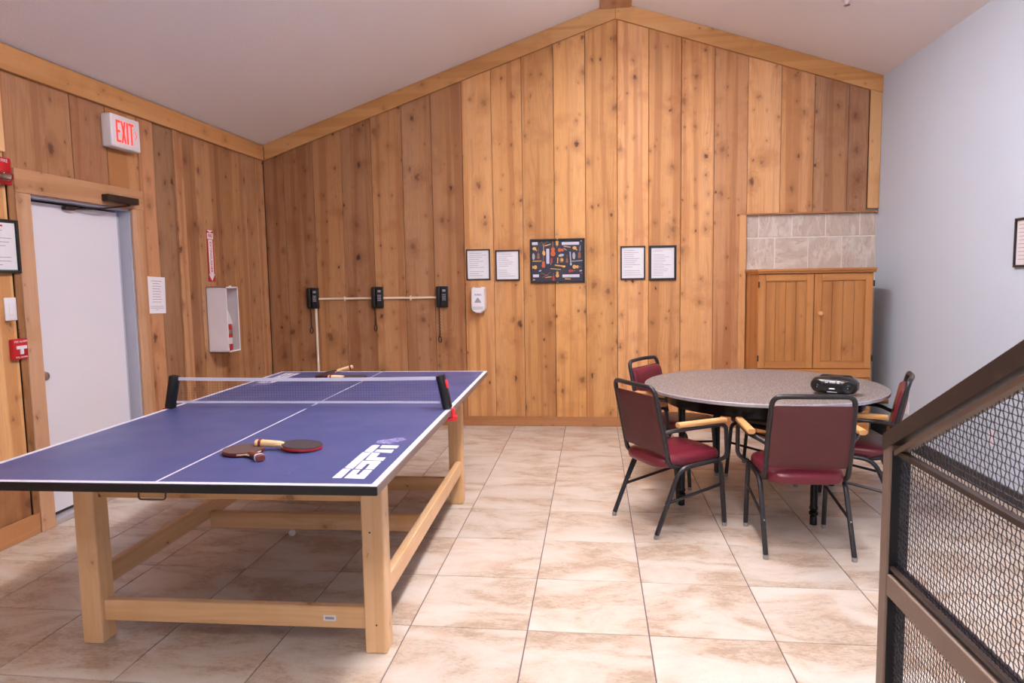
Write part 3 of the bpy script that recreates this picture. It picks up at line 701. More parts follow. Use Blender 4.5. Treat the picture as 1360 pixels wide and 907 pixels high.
for (cx, cy, rx, ry, mi, a) in ((332, 362, 20, 34, 0, .1), (435, 465, 17, 38, 4, 0), (570, 460, 30, 34, 5, 0), (575, 455, 14, 18, 0, 0), (205, 300, 26, 22, 0, 0), (745, 300, 26, 22, 0, 0), (192, 405, 18, 45, 2, 0),
                            (735, 405, 20, 48, 2, 0), (565, 395, 38, 18, 2, .2), (600, 545, 22, 14, 0, 0), (280, 598, 20, 9, 2, .3), (825, 605, 20, 9, 2, .3), (838, 640, 10, 10, 4, 0), (195, 718, 14, 10, 0, 0), (695, 515, 14, 18, 2, 0), (832, 208, 8, 8, 3, 0)): ell(cx, cy, rx, ry, mi, a)
q.build('printed_instruments', PM, mp)
MB().box(-W3/2+fw, W3/2-fw, -H3/2+fw, H3/2-fw, .0095, .0105).build('glass_pane', M['pane'], mp)
for v in (H3/2-.004, -H3/2+.004): MB().rbox(-.006, .006, v-.005, v+.005, .021, .025, .001, 1).build('clip', M['steel'], mp)

# soap dispenser
sd = wall_empty('hand_sanitizer_dispenser', on_back(-1.139, 1.271)); tag(sd, 'white wall-mounted hand sanitizer dispenser under the framed notice', 'dispenser')
prof = [(-.058, .132), (.058, .132), (.070, .122), (.073, .0), (.072, -.085), (.058, -.108), (.034, -.118), (.028, -.128), (-.028, -.128), (-.034, -.118), (-.058, -.108), (-.072, -.085), (-.073, 0), (-.070, .122)]
sm = MB(); sm.loft([[(u*k, v*k2, z) for u, v in prof] for k, k2, z in ((1, 1, 0), (1, 1, .06), (.96, .98, .088), (.84, .93, .102))]); sm.build('cover', M['white_plastic'], sd, True)
q = MB(); strokes(q, [[(-.036, -.022), (.036, -.022), (.006, .026), (-.006, .026)]], .1015, .1035); q.build('push_panel', M['ink'], sd)
M['blue_ink'] = plain('blue print', (60, 60, 150), .6)
text('lettering', 'PURELL', .022, M['blue_ink'], sd, T(0, .056, .1026), shear=.3, bold=.0003)
q = MB(); strokes(q, [[(-.056, -.060), (.056, -.060), (.044, -.092), (-.044, -.092)]], .097, .1032); q.build('drip_guard', plain('grey plastic', (196, 194, 204), .4), sd)
MB().rbox(-.03, .03, .118, .132, .07, .090, .003, 1).build('top_window', M['metal_dark'], sd)

# ------------------------------------------------------------------ right wall fittings
framed('framed_notice', on_right(4.56, 1.654), .26, .302, .014, 'black framed notice alone on the pale blue wall', group=None, lines=10, seed=21)
def outlet(y, z, label):
    e = wall_empty('wall_outlet', on_right(y, z)); tag(e, label, 'outlet')
    MB().rbox(-.036, .036, -.058, .058, 0, .007, .003, 1).build('plate', M['white_plastic'], e)
    q = MB(); q.rbox(-.016, .016, .010, .036, .006, .009, .003, 1); q.rbox(-.016, .016, -.036, -.010, .006, .009, .003, 1); q.build('socket', M['white_box'], e)
outlet(6.10, .345, 'white outlet on the blue wall behind the chair by the wall')
outlet(4.85, .385, 'white outlet on the blue wall seen through the mesh guard')
sp = empty('sprinkler_head', (1.875, 5.60, zc(1.875))); tag(sp, 'small white sprinkler head on the ceiling near the blue wall', 'sprinkler')
MB().lathe([(.04, 0), (.04, -.006), (.018, -.012), (.008, -.03), (.008, -.04)], 14).build('escutcheon', M['white_plastic'], sp, True)
MB().lathe([(.022, -.042), (.024, -.044), (.006, -.046)], 12).build('deflector', M['steel'], sp, True)

# ------------------------------------------------------------------ cabinet
cab = empty('pine_cabinet', (1.92, 6.33, 0)); tag(cab, 'honey-stained pine cupboard with two panelled doors and drawers in the niche', 'cabinet')
cx0, cx1 = 1.440-1.92, 2.405-1.92; D = YB+.02-6.33
MB().rbox(cx0, cx1, .022, D, .06, 1.488, .002, 1).build('body', M['cab_z'], cab, color=(.98, .98, .98))
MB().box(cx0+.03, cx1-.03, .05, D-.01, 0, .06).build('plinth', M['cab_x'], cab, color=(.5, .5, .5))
MB().rbox(cx0-.010, cx1+.012, -.016, D, 1.487, 1.504, .003, 1).rbox(cx0-.016, cx1+.018, -.022, D, 1.504, 1.528, .006, 2).build('top', M['cab_x'], cab, color=(.96, .96, .96))
def cab_door(x0, x1, z0, z1, knob_x, hinge_x):
    fwd = .060
    q = MB(); q.rbox(x0, x0+fwd, 0, .021, z0, z1, .003, 1).rbox(x1-fwd, x1, 0, .021, z0, z1, .003, 1)
    o = q.build('door', M['cab_z'], cab)
    MB().rbox(x0+fwd, x1-fwd, 0, .0205, z1-fwd, z1, .003, 1).build('door_rail', M['cab_x'], o); MB().rbox(x0+fwd, x1-fwd, 0, .0205, z0, z0+fwd, .003, 1).build('door_rail', M['cab_x'], o)
    pw = (x1-x0-2*fwd)/4
    q = MB()
    for k in range(4): q.rbox(x0+fwd+k*pw+.001, x0+fwd+(k+1)*pw-.001, .010, .021, z0+fwd, z1-fwd, .0025, 1)
    q.build('beadboard_panel', M['cab_z'], o, color=(.93, .93, .93))
    q = MB()
    for (a, b, c, d) in ((x0+fwd, x1-fwd, z1-fwd-.008, z1-fwd), (x0+fwd, x1-fwd, z0+fwd, z0+fwd+.008), (x0+fwd, x0+fwd+.008, z0+fwd, z1-fwd), (x1-fwd-.008, x1-fwd, z0+fwd, z1-fwd)): q.rbox(a, b, .004, .016, c, d, .003, 1)
    q.build('panel_moulding', M['cab_z'], o, color=(.85, .85, .85))
    for hz in (z1-.09, z0+.09):
        MB().rbox(hinge_x-.006, hinge_x+.006, -.003, .018, hz-.027, hz+.027, .002, 1).build('hinge', M['metal_dark'], o)
    if knob_x is not None:
        kb = MB(); kb.xf = T(knob_x, 0, 1.136) @ Matrix.Rotation(PI/2, 4, 'X')
        kb.lathe([(.009, -.002), (.009, .012), (.020, .020), (.023, .030), (.018, .038), (.006, .041)], 16)
        kb.build('knob', M['arm_wood'], o, True)
cab_door(1.443-1.92, 1.908-1.92, .648, 1.482, None, cx0+.004)
cab_door(1.914-1.92, 2.399-1.92, .648, 1.482, 1.960-1.92, cx1+.001)
MB().rbox(cx0+.002, cx1-.002, .004, .024, .566, .642, .003, 1).build('rail', M['cab_x'], cab)
for z0, z1 in ((.284, .556), (.172, .276), (.068, .164)):
    d = MB().rbox(cx0+.004, cx1-.004, 0, .022, z0, z1, .005, 2).build('drawer', M['cab_x'], cab, color=(1.0, 1.0, 1.0))
    for kx in (-.25, .25):
        kb = MB(); kb.xf = T(kx, 0, (z0+z1)/2) @ Matrix.Rotation(PI/2, 4, 'X'); kb.lathe([(.008, -.002), (.008, .01), (.018, .018), (.020, .026), (.010, .034)], 12)
        kb.build('knob', M['arm_wood'], d, True)

# ------------------------------------------------------------------ table tennis table
ta = 0.0231
tt = empty('table_tennis_table', (-.6939-.7625*math.cos(ta)-1.37*math.sin(ta), 2.0971-.7625*math.sin(ta)+1.37*math.cos(ta), 0), ta)
tag(tt, 'blue table tennis table on a home-made pine lumber frame', 'table tennis table')
HT = .83; hx, hy = .7625, 1.37
for s in (-1, 1):
    y0, y1 = (-hy, -.0015) if s < 0 else (.0015, hy)
    top = MB().rbox(-hx+.0015, hx-.0015, y0+(.0015 if s < 0 else 0), y1-(.0015 if s > 0 else 0), HT-.016, HT, .0008, 1).build('table_top', M['blue'], tt)
    ln = MB(); e = .0004; lw = .024
    ln.box(-hx+.001, -hx+lw, y0, y1, HT, HT+e); ln.box(hx-lw, hx-.001, y0, y1, HT, HT+e)
    if s < 0: ln.box(-hx+lw, hx-lw, -hy+.001, -hy+lw, HT, HT+e)
    else: ln.box(-hx+lw, hx-lw, hy-lw, hy-.001, HT, HT+e)
    ln.box(-.004, .004, (y0+lw if s < 0 else .017), (y1-lw if s > 0 else -.058), HT, HT+e)
    ln.build('painted_lines', M['line_white'], top)
    if s < 0: MB().rbox(-hx, hx, -hy-.002, -hy+.012, HT-.031, HT-.001, .002, 1).build('edge_frame', M['edge_black'], top)
    else: MB().rbox(-hx, hx, hy-.012, hy+.002, HT-.031, HT-.001, .002, 1).build('edge_frame', M['edge_black'], top)
    for sx in (-1, 1):
        a, b = (-hx-.001, -hx+.011) if sx < 0 else (hx-.011, hx+.001)
        MB().rbox(a, b, y0+.002, y1-.002, HT-.031, HT-.001, .002, 1).build('edge_frame', M['edge_side'], top)
# legs and rails: local x from the right edge at +hx, y from the near edge at -hy
LX = (.640, .551); LYn = (-hy+.462, -hy+.551); LYf = (-hy+2.297, -hy+2.386)
for sx in (-1, 1):
    for (a, b) in (LYn, LYf):
        x_ = (LX[1], LX[0]) if sx > 0 else (-.656, -.567)
        MB().rbox(x_[0], x_[1], a, b, 0, HT-.034, .006, 2).build('leg', M['pine_z'], tt, color=(1.0, 1.0, 1.0))
xi0, xi1 = -.567, .551
MB().rbox(xi0, xi1, LYn[0]+.030, LYn[0]+.068, HT-.215, HT-.034, .004, 1).build('apron', M['pine_x'], tt, color=(.9, .86, .8))
MB().rbox(xi0, xi1, LYf[0]+.010, LYf[0]+.048, HT-.135, HT-.034, .004, 1).build('apron', M['pine_x'], tt, color=(.9, .86, .8))
for x_ in ((-.650, -.612), (.598, .636)):
    MB().rbox(x_[0], x_[1], LYn[1], LYf[0], HT-.135, HT-.034, .004, 1).build('apron', M['pine_y'], tt, color=(.9, .88, .84))
MB().rbox(xi0, xi1, LYn[0]+.020, LYn[0]+.058, .092, .181, .004, 1).build('stretcher', M['pine_x'], tt)
MB().rbox(xi0, xi1, LYf[0]+.030, LYf[0]+.068, .080, .169, .004, 1).build('stretcher', M['pine_x'], tt)
MB().rbox(-.606, .594, .022, .060, .152, .241, .004, 1).build('stretcher', M['pine_x'], tt)
for x_ in ((-.645, -.607), (.595, .633)):
    MB().rbox(x_[0], x_[1], LYn[1], LYf[0], .203, .291, .004, 1).build('side_rail', M['pine_y'], tt)
st = MB().rbox(.375, .428, LYn[0]+.0185, LYn[0]+.0195, .122, .146, .0004, 1).build('sticker', M['paper'], tt)
MB().box(.383, .420, LYn[0]+.0180, LYn[0]+.0186, .129, .139).build('printed_code', M['ink'], st)
hd = MB().tube(fillet([(-.047, -hy-.002, HT-.030), (-.047, -hy-.004, HT-.052), (.047, -hy-.004, HT-.052), (.047, -hy-.002, HT-.030)], .012, 4), .003, 6)
hd.build('pull_loop', M['metal_dark'], tt, True)
# screw heads on near legs
q = MB()
for (x_, z) in ((.585, .50), (.600, .12), (-.60, .78)):
    q.xf = T(x_, LYn[0]+.001, z) @ Matrix.Rotation(PI/2, 4, 'X'); q.lathe([(.004, 0), (.004, .002), (.001, .0025)], 8)
q.build('screw', M['metal_dark'], tt)

# logo lettering, measured on the near right corner and repeated at the far left corner
LOGO = [[(190,678),(300,680),(418,572),(325,565)],
        [(345,553),(375,562),(437,568),(662,374),(560,368)],
        [(578,360),(672,372),(768,284),(700,280),(668,290)],
        [(335,680),(575,690),(678,584),(576,581),(512,640),(480,636),(534,580),(450,579)],
        [(465,567),(546,571),(612,508),(650,508),(590,573),(690,575),(783,484),(765,474),(560,470)],
        [(590,462),(802,472),(838,432),(720,430),(770,378),(676,372)],
        [(700,365),(905,378),(938,338),(735,336)],
        [(765,318),(970,322),(1000,288),(795,283)]]
Fc, YAW, PIT, ROL, CH = 918.85, .1190, .0919, -.0163, 1.4891
def table_point(px, py):
    """where a point measured on the photographed table top lies in metres on that top"""
    fw_ = Vector((-math.sin(YAW)*math.cos(PIT), math.cos(YAW)*math.cos(PIT), -math.sin(PIT)))
    r = Vector((math.cos(YAW), math.sin(YAW), 0)); u = r.cross(fw_)
    r2 = r*math.cos(ROL)+u*math.sin(ROL); u2 = -r*math.sin(ROL)+u*math.cos(ROL)
    d = fw_+r2*(px-680)/Fc-u2*(py-453.5)/Fc; t = (HT-CH)/d.z; p = Vector((0, 0, CH))+d*t
    rel = p-tt.location; c_, s_ = math.cos(ta), math.sin(ta)
    return (rel.x*c_+rel.y*s_, -rel.x*s_+rel.y*c_)
polys = [[table_point(420+a/9.071, 560+b/9.071) for a, b in P] for P in LOGO]
for sg in (1, -1):
    q = MB()
    for P in polys: q.prism([(u*sg, v*sg) for u, v in P], lambda u, v, d: (u, v, d), HT-.0002, HT+.0005)
    q.build('printed_logo', M['line_white'], tt)
M['smudge'] = NT('faded white print', .5).m
t_ = NT('faded print', .5); co = t_.obj(); t_.base(t_.mix(t_.step(t_.noise(co, 60, 5, .8), .44, .62), col4((80, 77, 144)), col4((168, 166, 204)))); M['smudge'] = t_.m
q = MB()
for P in ([(720,258),(905,272),(1000,240),(1085,220),(1050,194),(950,193),(930,208),(840,212),(740,228)],):
    for sg in (1, -1): q.prism([(lambda z: (z[0]*sg, z[1]*sg))(table_point(420+a/9.071, 560+b/9.071)) for a, b in P], lambda u, v, d: (u, v, d), HT-.0002, HT+.0004)
q.build('worn_print', M['smudge'], tt)

# net with its roller posts
net = empty('table_net', (tt.location.x, tt.location.y, HT), ta); tag(net, 'low white-bordered net stretched across the blue table', 'net')
NY = -.055
def post(sx):
    xb = .745*sx
    e = MB(); e.xf = T(xb, NY, 0) @ Matrix.Rotation(-.20*sx, 4, 'Y')
    e.loft([[(u*k, v*k, z) for u, v in rrect(.046, .062, .020, 4)] for k, z in ((.9, .004), (1, .010), (1, .166), (.92, .176))])
    p = e.build('roller_post', M['black'], net, True)
    e = MB(); e.rbox(xb+.004*sx-.020, xb+.004*sx+.024, NY-.02, NY+.02, -.060, -.045, .003, 1)
    e.rbox(min(xb+.020*sx, xb+.034*sx), max(xb+.020*sx, xb+.034*sx), NY-.016, NY+.016, -.052, .004, .003, 1); e.build('clamp', M['red_bright'], p)
    e = MB(); e.rbox(min(xb+.026*sx, xb+.050*sx), max(xb+.026*sx, xb+.050*sx), NY-.030, NY+.006, -.055, -.030, .004, 1); e.build('clamp_knob', M['red_bright'], p)
    if sx > 0:
        e = MB(); e.xf = T(xb, NY, 0) @ Matrix.Rotation(-.20*sx, 4, 'Y'); e.rbox(.018, .030, -.022, .004, .105, .150, .004, 1); e.build('release_button', M['red_bright'], p)
post(1); post(-1)
x0n, x1n = -.707, .705
def sag(u): return -.006*(1-((u)/.71)**2)
bd = MB()
for zt, hh in ((.158, .0085), (.034, .0055)):
    N = 14; ring = []
    for k in range(N+1):
        x = x0n+(x1n-x0n)*k/N; z = zt+(sag(x) if zt > .1 else 0); ring.append([(x, NY-.0012, z-hh), (x, NY+.0012, z-hh), (x, NY+.0012, z+hh), (x, NY-.0012, z+hh)])
    bd.loft(ring)
bd.build('border_tape', M['line_white'], net)
ms = MB(); p_ = .0145; n_ = int((x1n-x0n)/p_)
for k in range(n_+1):
    x = x0n+k*p_; ms.tube([(x, NY, .03), (x, NY, .156+sag(x))], .00042, 3)
for k in range(1, 9):
    z = .03+k*.0135; ms.tube([(x0n, NY, z), (0, NY, z-.002), (x1n, NY, z)], .00042, 3)
tag(ms.build('net_mesh', M['wire'], net), kind='stuff')

# paddles
def paddle(x, y, ang, tilt, z, label, top, low='red_dark', hm='paddle_wood'):
    """blade centre at x,y; handle points along ang"""
    e = bpy.data.objects.new('table_tennis_paddle', None); COL.objects.link(e); e.empty_display_size = .05
    e.matrix_world = T(x, y, z) @ Matrix.Rotation(ang, 4, 'Z') @ Matrix.Rotation(-tilt, 4, 'Y')
    tag(e, label, 'paddle', 'paddles lying on the blue table')
    out = [( -.079*math.cos(a), .076*math.sin(a)) for a in [2*PI*k/28 for k in range(28)]]
    def ring(z, k=1): return [(u*k, v*k, z) for u, v in out]
    b = MB().loft([ring(.0045, .99), ring(.0095, .99)]); b.prism([(.06, -.028), (.105, -.013), (.105, .013), (.06, .028)], lambda u, v, d: (u, v, d), .0045, .0095)
    b.build('blade', M['paddle_wood'], e)
    MB().loft([ring(.0, .985), ring(.0046, .995)]).build('lower_rubber', M[low], e)
    tr_ = [k for k in range(-11, 12)]; MB().loft([[(u*k, v*k, z) for u, v in [(-.0795*math.cos(2*PI*j/28), .0765*math.sin(2*PI*j/28)) for j in tr_]+[(-.0760*math.cos(2*PI*j/28), .073*math.sin(2*PI*j/28)) for j in tr_[::-1]]] for k, z in ((1, .0035), (1, .0100))]).build('edge_tape', M[low], e)
    MB().loft([ring(.0095, .985), ring(.0135, .985)]).build('upper_rubber', M[top], e)
    h = MB(); rs_ = []
    for u, w_, t_ in ((.070, .012, .006), (.085, .014, .0105), (.12, .014, .0125), (.16, .016, .0130), (.178, .0175, .0130), (.182, .014, .010)):
        rs_.append([(u, a*w_/.013, .009+b_*t_/.011) for a, b_ in rrect(.026, .022, .008, 3)])
    h.loft(rs_); h.build('handle', M[hm], e, True)
    MB().loft([[(u, a*1.02, .009+b_*1.04) for a, b_ in rrect(.034, .027, .008, 3)] for u in (.158, .168)]).build('handle_band', M['line_white' if hm != 'paddle_wood' else 'red_dark'], e, True)
    return e
M['handle_dark'] = plain('dark red brown handle', (104, 48, 44), .5, var=.25, scale=60)
M['red_mid'] = plain('red rubber sheet', (170, 44, 48), .5)
M['rub_black'] = plain('black rubber sheet', (58, 54, 60), .45); M['rub_brown'] = plain('worn brown rubber sheet', (84, 66, 64), .5)
paddle(-1.352, 2.487, -.74, .0, HT+.0045, 'worn brown-black paddle lying flat under the other, dark handle toward the near edge', 'rub_brown', 'red_dark', 'handle_dark')
paddle(-1.147, 2.562, PI+.16, .078, HT+.0070, 'black and red paddle with pale handle resting on the brown paddle', 'rub_black', 'red_mid')
paddle(-1.822, 4.520, .28, .22, HT+.0180, 'far paddle beyond the net with its pale handle tipped up', 'rub_black')
paddle(-1.600, 4.455, PI+.12, 0, HT+.0045, 'far paddle beyond the net lying flat under the tipped one', 'rub_black')
bl = MB(); bl.lathe([(.02*math.sin(a)+1e-4, .02-.02*math.cos(a)) for a in [PI*k/10 for k in range(11)]], 16)
o = bl.build('table_tennis_ball', M['white_plastic'], None, True); o.location = (-1.767, 3.757, .0005); tag(o, 'white table tennis ball on the floor under the blue table', 'ball')

# ------------------------------------------------------------------ round table
rt = empty('round_table', (1.10, 4.72, 0)); tag(rt, 'round grey speckled table on black steel legs', 'table')
MB().lathe([(.70, .733), (.757, .735), (.757, .757), (.755, .759), (.2, .760)], 72).build('table_top', M['speckle'], rt, True)
MB().lathe([(.7565, .736), (.7605, .738), (.7605, .755), (.7565, .7575)], 72).build('edge_band', M['alu_edge'], rt, True)
ap = MB(); n = 60; ap.loft([[(r*math.cos(a), r*math.sin(a), z) for r, z in ((.622, .645), (.628, .645), (.628, .733), (.622, .733))] for a in [2*PI*k/n for k in range(n)]]+[[(r, 0, z) for r, z in ((.622, .645), (.628, .645), (.628, .733), (.622, .733))]], False, False)
ap.build('apron', M['table_black'], rt, True)
for (x, y) in ((-.544, -.247), (.184, -.552), (.544, .247), (-.184, .552)):
    lg = MB(); lg.lathe([(.012, 0), (.021, .004), (.021, .05), (.017, .055), (.026, .066), (.026, .080), (.018, .088), (.025, .098), (.025, .110), (.0215, .118), (.0215, .70)], 12, x, y)
    l_ = lg.build('leg', M['table_black'], rt, True)
    d = Vector((x, y)).normalized(); tn = Vector((-d.y, d.x)); f_ = lambda u, v, dd: (x+tn.x*u+d.x*dd, y+tn.y*u+d.y*dd, v)
    MB().prism([(-.030, .62), (.030, .62), (.055, .70), (.055, .733), (-.055, .733), (-.055, .70)], f_, -.003, .003).build('leg_bracket', M['table_black'], l_)
for s in (-1, 1):
    a = Vector((-.544, -.247, .66)) if s < 0 else Vector((.544, .247, .66)); b = Vector((.184, -.552, .66)) if s < 0 else Vector((-.184, .552, .66))
    MB().tube([a, b], .010, 8).build('cross_brace', M['table_black'], rt, True)

# boombox
bb = empty('boombox', (1.435, 4.320, .7605), -.50); bb.scale = (.90, .90, .98); tag(bb, 'small black CD radio with silver buttons on the round table', 'radio')
q = MB()
prof = [(-.13+.0, .0)]
rings = []
for k in range(17):
    t = -1+2*k/16; x = .142*t; e = (1-abs(t)**3.2)**(1/2.4) if abs(t) < 1 else 0
    hh = .052*(.45+.55*e); dd = .085*(.55+.45*e)
    rings.append([(x, v, .056+u*1.0) for u, v in [(hh*math.copysign(abs(math.sin(a))**.75, math.sin(a)), dd*math.copysign(abs(math.cos(a))**.75, math.cos(a))) for a in [2*PI*j/20 for j in range(20)]]])
q.loft(rings); q.build('body', M['black_gloss'], bb, True)
MB().lathe([(.060, .098), (.062, .104), (.055, .1085), (.02, .110)], 24, 0, .01).build('disc_lid', M['black_gloss'], bb, True)
fr = T(0, -.0855, .056) @ Matrix.Rotation(PI/2, 4, 'X')
for sx in (-1, 1):
    q = MB(); q.xf = T(.094*sx, -.078, .056) @ Matrix.Rotation(PI/2, 4, 'X') @ Matrix.Rotation(.25*sx, 4, 'Y'); q.lathe([(.036, -.006), (.038, .002), (.034, .004), (.012, -.001), (.006, .004)], 20); s_ = q.build('speaker', M['black'], bb, True)
    q = MB(); q.xf = T(.094*sx, -.0835, .050) @ Matrix.Rotation(PI/2, 4, 'X'); q.lathe([(.003, -.002), (.004, .003), (.001, .004)], 8); q.build('badge', M['steel'], s_)
MB().rbox(-.018, .018, -.0885, -.080, .076, .090, .002, 1).build('display', plain('pale display', (206, 206, 214), .3), bb)
MB().rbox(-.044, -.028, -.0875, -.080, .076, .082, .001, 1).rbox(-.042, -.036, -.0875, -.080, .085, .091, .001, 1).rbox(.028, .044, -.0875, -.080, .076, .082, .001, 1).rbox(.030, .046, -.0875, -.080, .085, .091, .001, 1).build('buttons', M['white_plastic'], bb)
MB().rbox(-.020, .016, -.0895, -.082, .038, .045, .002, 1).build('tuner_bar', M['steel'], bb)
MB().rbox(-.030, .030, -.0880, -.080, .020, .025, .001, 1).build('front_slot', M['ink'], bb)
MB().tube(fillet([(-.10, .045, .098), (-.09, .06, .108), (.09, .06, .108), (.10, .045, .098)], .02, 4), .006, 8).build('carry_handle', M['black'], bb, True)

# ------------------------------------------------------------------ chairs
def make_chair(name='dining_armchair', back=True, arms=True, seat_mat='vinyl'):
    e = empty(name)
    R_ = .0138
    for sx in (-1, 1):
        x = .219*sx
        path = [(x*1.01, -.245, .022), (x*1.0, -.085, .385), (x*1.0, .205, .408), (x*1.01, .240, .022)]
        MB().tube(fillet(path, [.07, .05], 6), R_, 8).build('side_frame', M['chair_metal'], e, True)
        # side brace between legs, low
        MB().tube([(x, -.172, .195), (x, .222, .258)], .0088, 6).build('stretcher', M['chair_metal'], e, True)
        for (fx, fy) in ((x*1.01, -.247), (x*1.01, .240)):
            MB().lathe([(.0135, .0), (.015, .005), (.0142, .022)], 10, fx, fy).build('foot_glide', M['clear'], e, True)
        q = MB(); q.xf = T(x, .228+.012, .185) @ Matrix.Rotation(-PI/2, 4, 'X'); q.lathe([(.006, -.004), (.006, .003), (.002, .005)], 8); q.build('bumper', M['clear'], e); q = MB(); q.xf = T(x, -.180-.012, .19) @ Matrix.Rotation(PI/2, 4, 'X'); q.lathe([(.004, -.004), (.004, .003), (.002, .004)], 8)
        q.build('bumper', M['clear'], e)
        if arms:
            ap_ = [(.208*sx, -.190, .600), (.232*sx, -.150, .612), (.276*sx, -.100, .628), (.284*sx, .188, .634), (.282*sx, .200, .440), (.222*sx, .195, .404)]
            MB().tube(fillet(ap_, [.03, .05, .045, .05], 6), .0125, 8).build('arm', M['chair_metal'], e, True)
            q = MB(); q.loft([[(.281*sx+a*k, y, .656+b*k) for a, b in rrect(.044, .030, .012, 3)] for y, k in ((-.150, .86), (-.144, 1), (.170, 1), (.182, .9), (.186, .7))])
            q.build('arm_pad', M['arm_wood'], e, True)
    MB().tube([(-.205, -.06, .385), (.205, -.06, .385)], .009, 6).tube([(-.205, .17, .398), (.205, .17, .398)], .009, 6).build('seat_support', M['chair_metal'], e, True)
    # seat pad
    def outl(k=1.0):
        out = []
        for i in range(40):
            a = 2*PI*i/40; cx_, sy_ = math.cos(a), math.sin(a)
            u = math.copysign(abs(cx_)**.42, cx_); v = math.copysign(abs(sy_)**.42, sy_)
            wx = .212+.012*v; out.append((u*wx*k, .020+v*.222*k))
        return out
    q = MB(); q.loft([[(u, v, z+.010*(v/.22)) for u, v in outl(k)] for k, z in ((.90, .392), (.98, .397), (1.0, .410), (1.0, .432), (.975, .444), (.90, .453), (.70, .462), (.40, .467), (.12, .469))])
    q.build('seat', M[seat_mat], e, True)
    if back:
        def by(z): return -.150-(z-.40)*.215           # back leans rearwards
        up = [(.196, by(.40)+.085, .386), (.212, by(.42), .405), (.212, by(.62), .62), (.205, by(.862), .862)]
        pts = [(-x, y, z) for x, y, z in up]+[(0, by(.868)-.028, .868)]+up[::-1]
        fl_ = fillet([(-.196, by(.40)+.085, .386), (-.211, by(.415), .408), (-.211, by(.60), .60), (-.203, by(.862)-.004, .862), (0, by(.868)-.026, .866), (.203, by(.862)-.004, .862), (.211, by(.60), .60), (.211, by(.415), .408), (.196, by(.40)+.085, .386)],
                     [.04, .1, .05, .12, .05, .1, .04], 6)
        MB().tube(fl_, R_, 10).build('back_frame', M['chair_metal'], e, True)
        # padded back: front cushion and flat rear sheet follow the lean and a slight curve
        def sheet(y_off0, y_off1, crown, w_, z0, z1, mat, nm):
            rg = []; o_ = rrect(w_, z1-z0, .02, 3); zc_ = (z0+z1)/2
            for k, yo in ((.97, y_off0), (1.0, y_off0+(y_off1-y_off0)*.2), (1.0, y_off0+(y_off1-y_off0)*.6), (.95, y_off1), (.75, y_off1+crown*.7), (.4, y_off1+crown)):
                rg.append([(u*k, by(zc_+v*k)+yo-.020*(1-(u*k/.2)**2), zc_+v*k) for u, v in o_])
            MB().loft(rg).build(nm, M[mat], e, True)
        sheet(-.002, .030, .008, .400, .474, .808, 'vinyl', 'backrest')
        sheet(-.003, -.013, 0.0, .404, .470, .812, 'vinyl_back', 'backrest_rear')
    return e
def place(e, x, y, fx, fy): e.location = (x, y, 0); e.rotation_euler = (0, 0, math.atan2(fy, fx)-PI/2)
GRP = 'maroon armchairs around the round table'
c0 = make_chair(); place(c0, 1.107, 3.882, .0, 1.0)
tag(c0, 'maroon vinyl armchair with its back square to us, nearest the staircase guard', 'chair', GRP)
c1 = copy_tree(c0); place(c1, .4435, 4.187, .861, .508); tag(c1, 'maroon vinyl armchair on the near left side of the round table, turned sideways', 'chair', GRP)
c2 = copy_tree(c0); place(c2, .575, 5.12, .83, -.55); tag(c2, 'maroon vinyl armchair behind the round table nearest the cedar wall', 'chair', GRP)
c3 = copy_tree(c0); place(c3, 1.635, 4.45, -.927, .376); tag(c3, 'maroon vinyl armchair seen edge-on beside the pale blue wall', 'chair', GRP)
sto = make_chair('low_stool', False, False, 'vinyl_reflect_brown'); place(sto, 1.28, 5.246, -.885, .467); sto.location.z = -.0
tag(sto, 'low backless black-framed seat with maroon top coloured brown for the wall reflection behind the round table', 'stool')

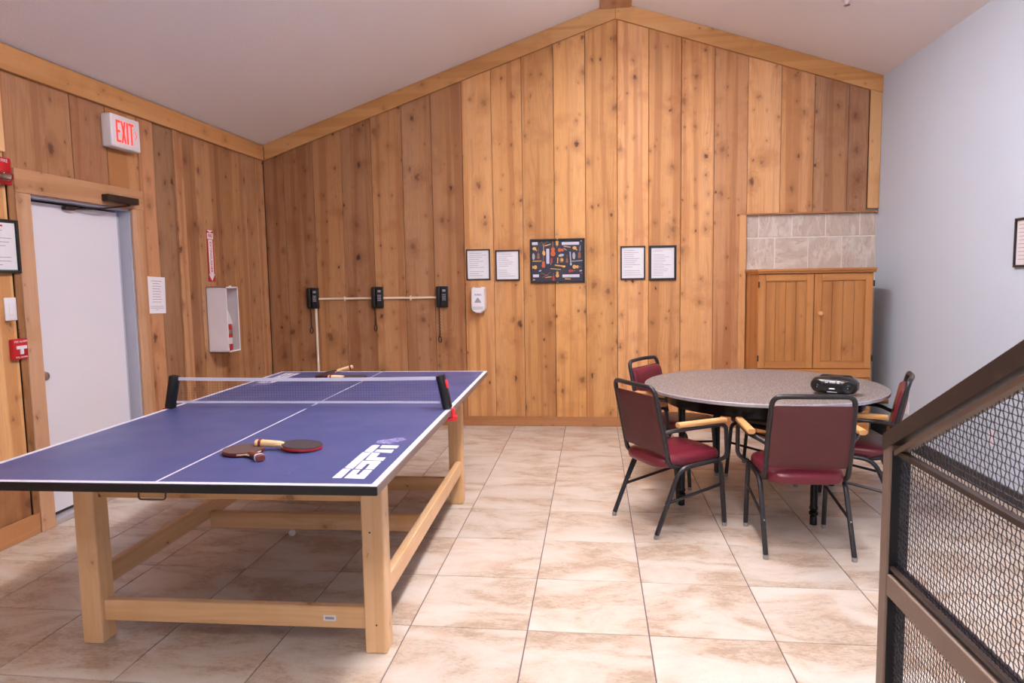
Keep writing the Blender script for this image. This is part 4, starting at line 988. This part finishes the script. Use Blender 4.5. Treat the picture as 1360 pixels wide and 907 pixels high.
# ------------------------------------------------------------------ staircase guard
gd = empty('staircase_guard', (.775, 1.895, 0)); tag(gd, 'dark brown steel staircase guard with woven wire mesh panels in the near corner', 'railing')
YE = -1.75
tp = .05
MB().rbox(0, .050, 0, .05, 0, 1.040, .004, 2).build('post', M['rail_light'], gd)
MB().box(.004, .050, -.004, .000, .02, 1.02).build('post_channel', M['edge_black'], gd)
def topz(y): return 1.0325-.520*y     # y local, negative towards the stairs
def sloped(y0, y1, x0, x1, dz0, dz1, nm, m):
    MB().prism([(y0, topz(y0)+dz0), (y1, topz(y1)+dz0), (y1, topz(y1)+dz1), (y0, topz(y0)+dz1)], lambda u, v, d: (d, u, v), x0, x1, .003 if x1-x0 > .02 else 0).build(nm, m, gd)
sloped(.052, YE, .050, -.001, .0, .047, 'top_rail', M['rail'])
sloped(.0, YE, .034, .006, -.028, -.014, 'mesh_bar', M['rail_light'])
MB().rbox(.0, .05, YE, 0, .624, .683, .004, 2).build('middle_rail', M['rail_light'], gd)
MB().rbox(.006, .018, YE, -.0, .694, .706, .002, 1).rbox(.028, .040, YE, -.0, .694, .706, .002, 1).build('glazing_bar', M['rail'], gd)
MB().rbox(.010, .026, YE, -.0, 1.008, 1.024, .002, 1).build('horizontal_bar', M['rail'], gd)
MB().rbox(.0, .05, YE, 0, .03, .085, .004, 2).build('bottom_rail', M['rail_light'], gd)
def mesh_panel(z0, ztop, nm):
    q = MB(); p = .0145; ny = int(-YE/p); xm = .024; r = .00125
    for k in range(1, ny+1):
        y = -k*p; zt = ztop(y); nz = int((zt-z0)/p); s = 1 if k % 2 else -1
        q.tube([(xm+.0016*s*(1 if j % 2 else -1), y, z0+j*p) for j in range(nz+1)]+[(xm, y, zt)], r, 4)
    zmax = max(ztop(YE), ztop(0)); nz = int((zmax-z0)/p)
    for j in range(1, nz+1):
        z = z0+j*p; s = -1 if j % 2 else 1; pts = []
        for k in range(0, ny+1):
            y = -k*p
            if z <= ztop(y): pts.append((xm+.0016*s*(1 if k % 2 else -1), y, z))
        if len(pts) > 2: q.tube(pts, r, 4)
    tag(q.build(nm, M['wire'], gd), kind='stuff')
mesh_panel(.690, lambda y: topz(y)-.02, 'upper_wire_mesh')
mesh_panel(.075, lambda y: .640, 'lower_wire_mesh')
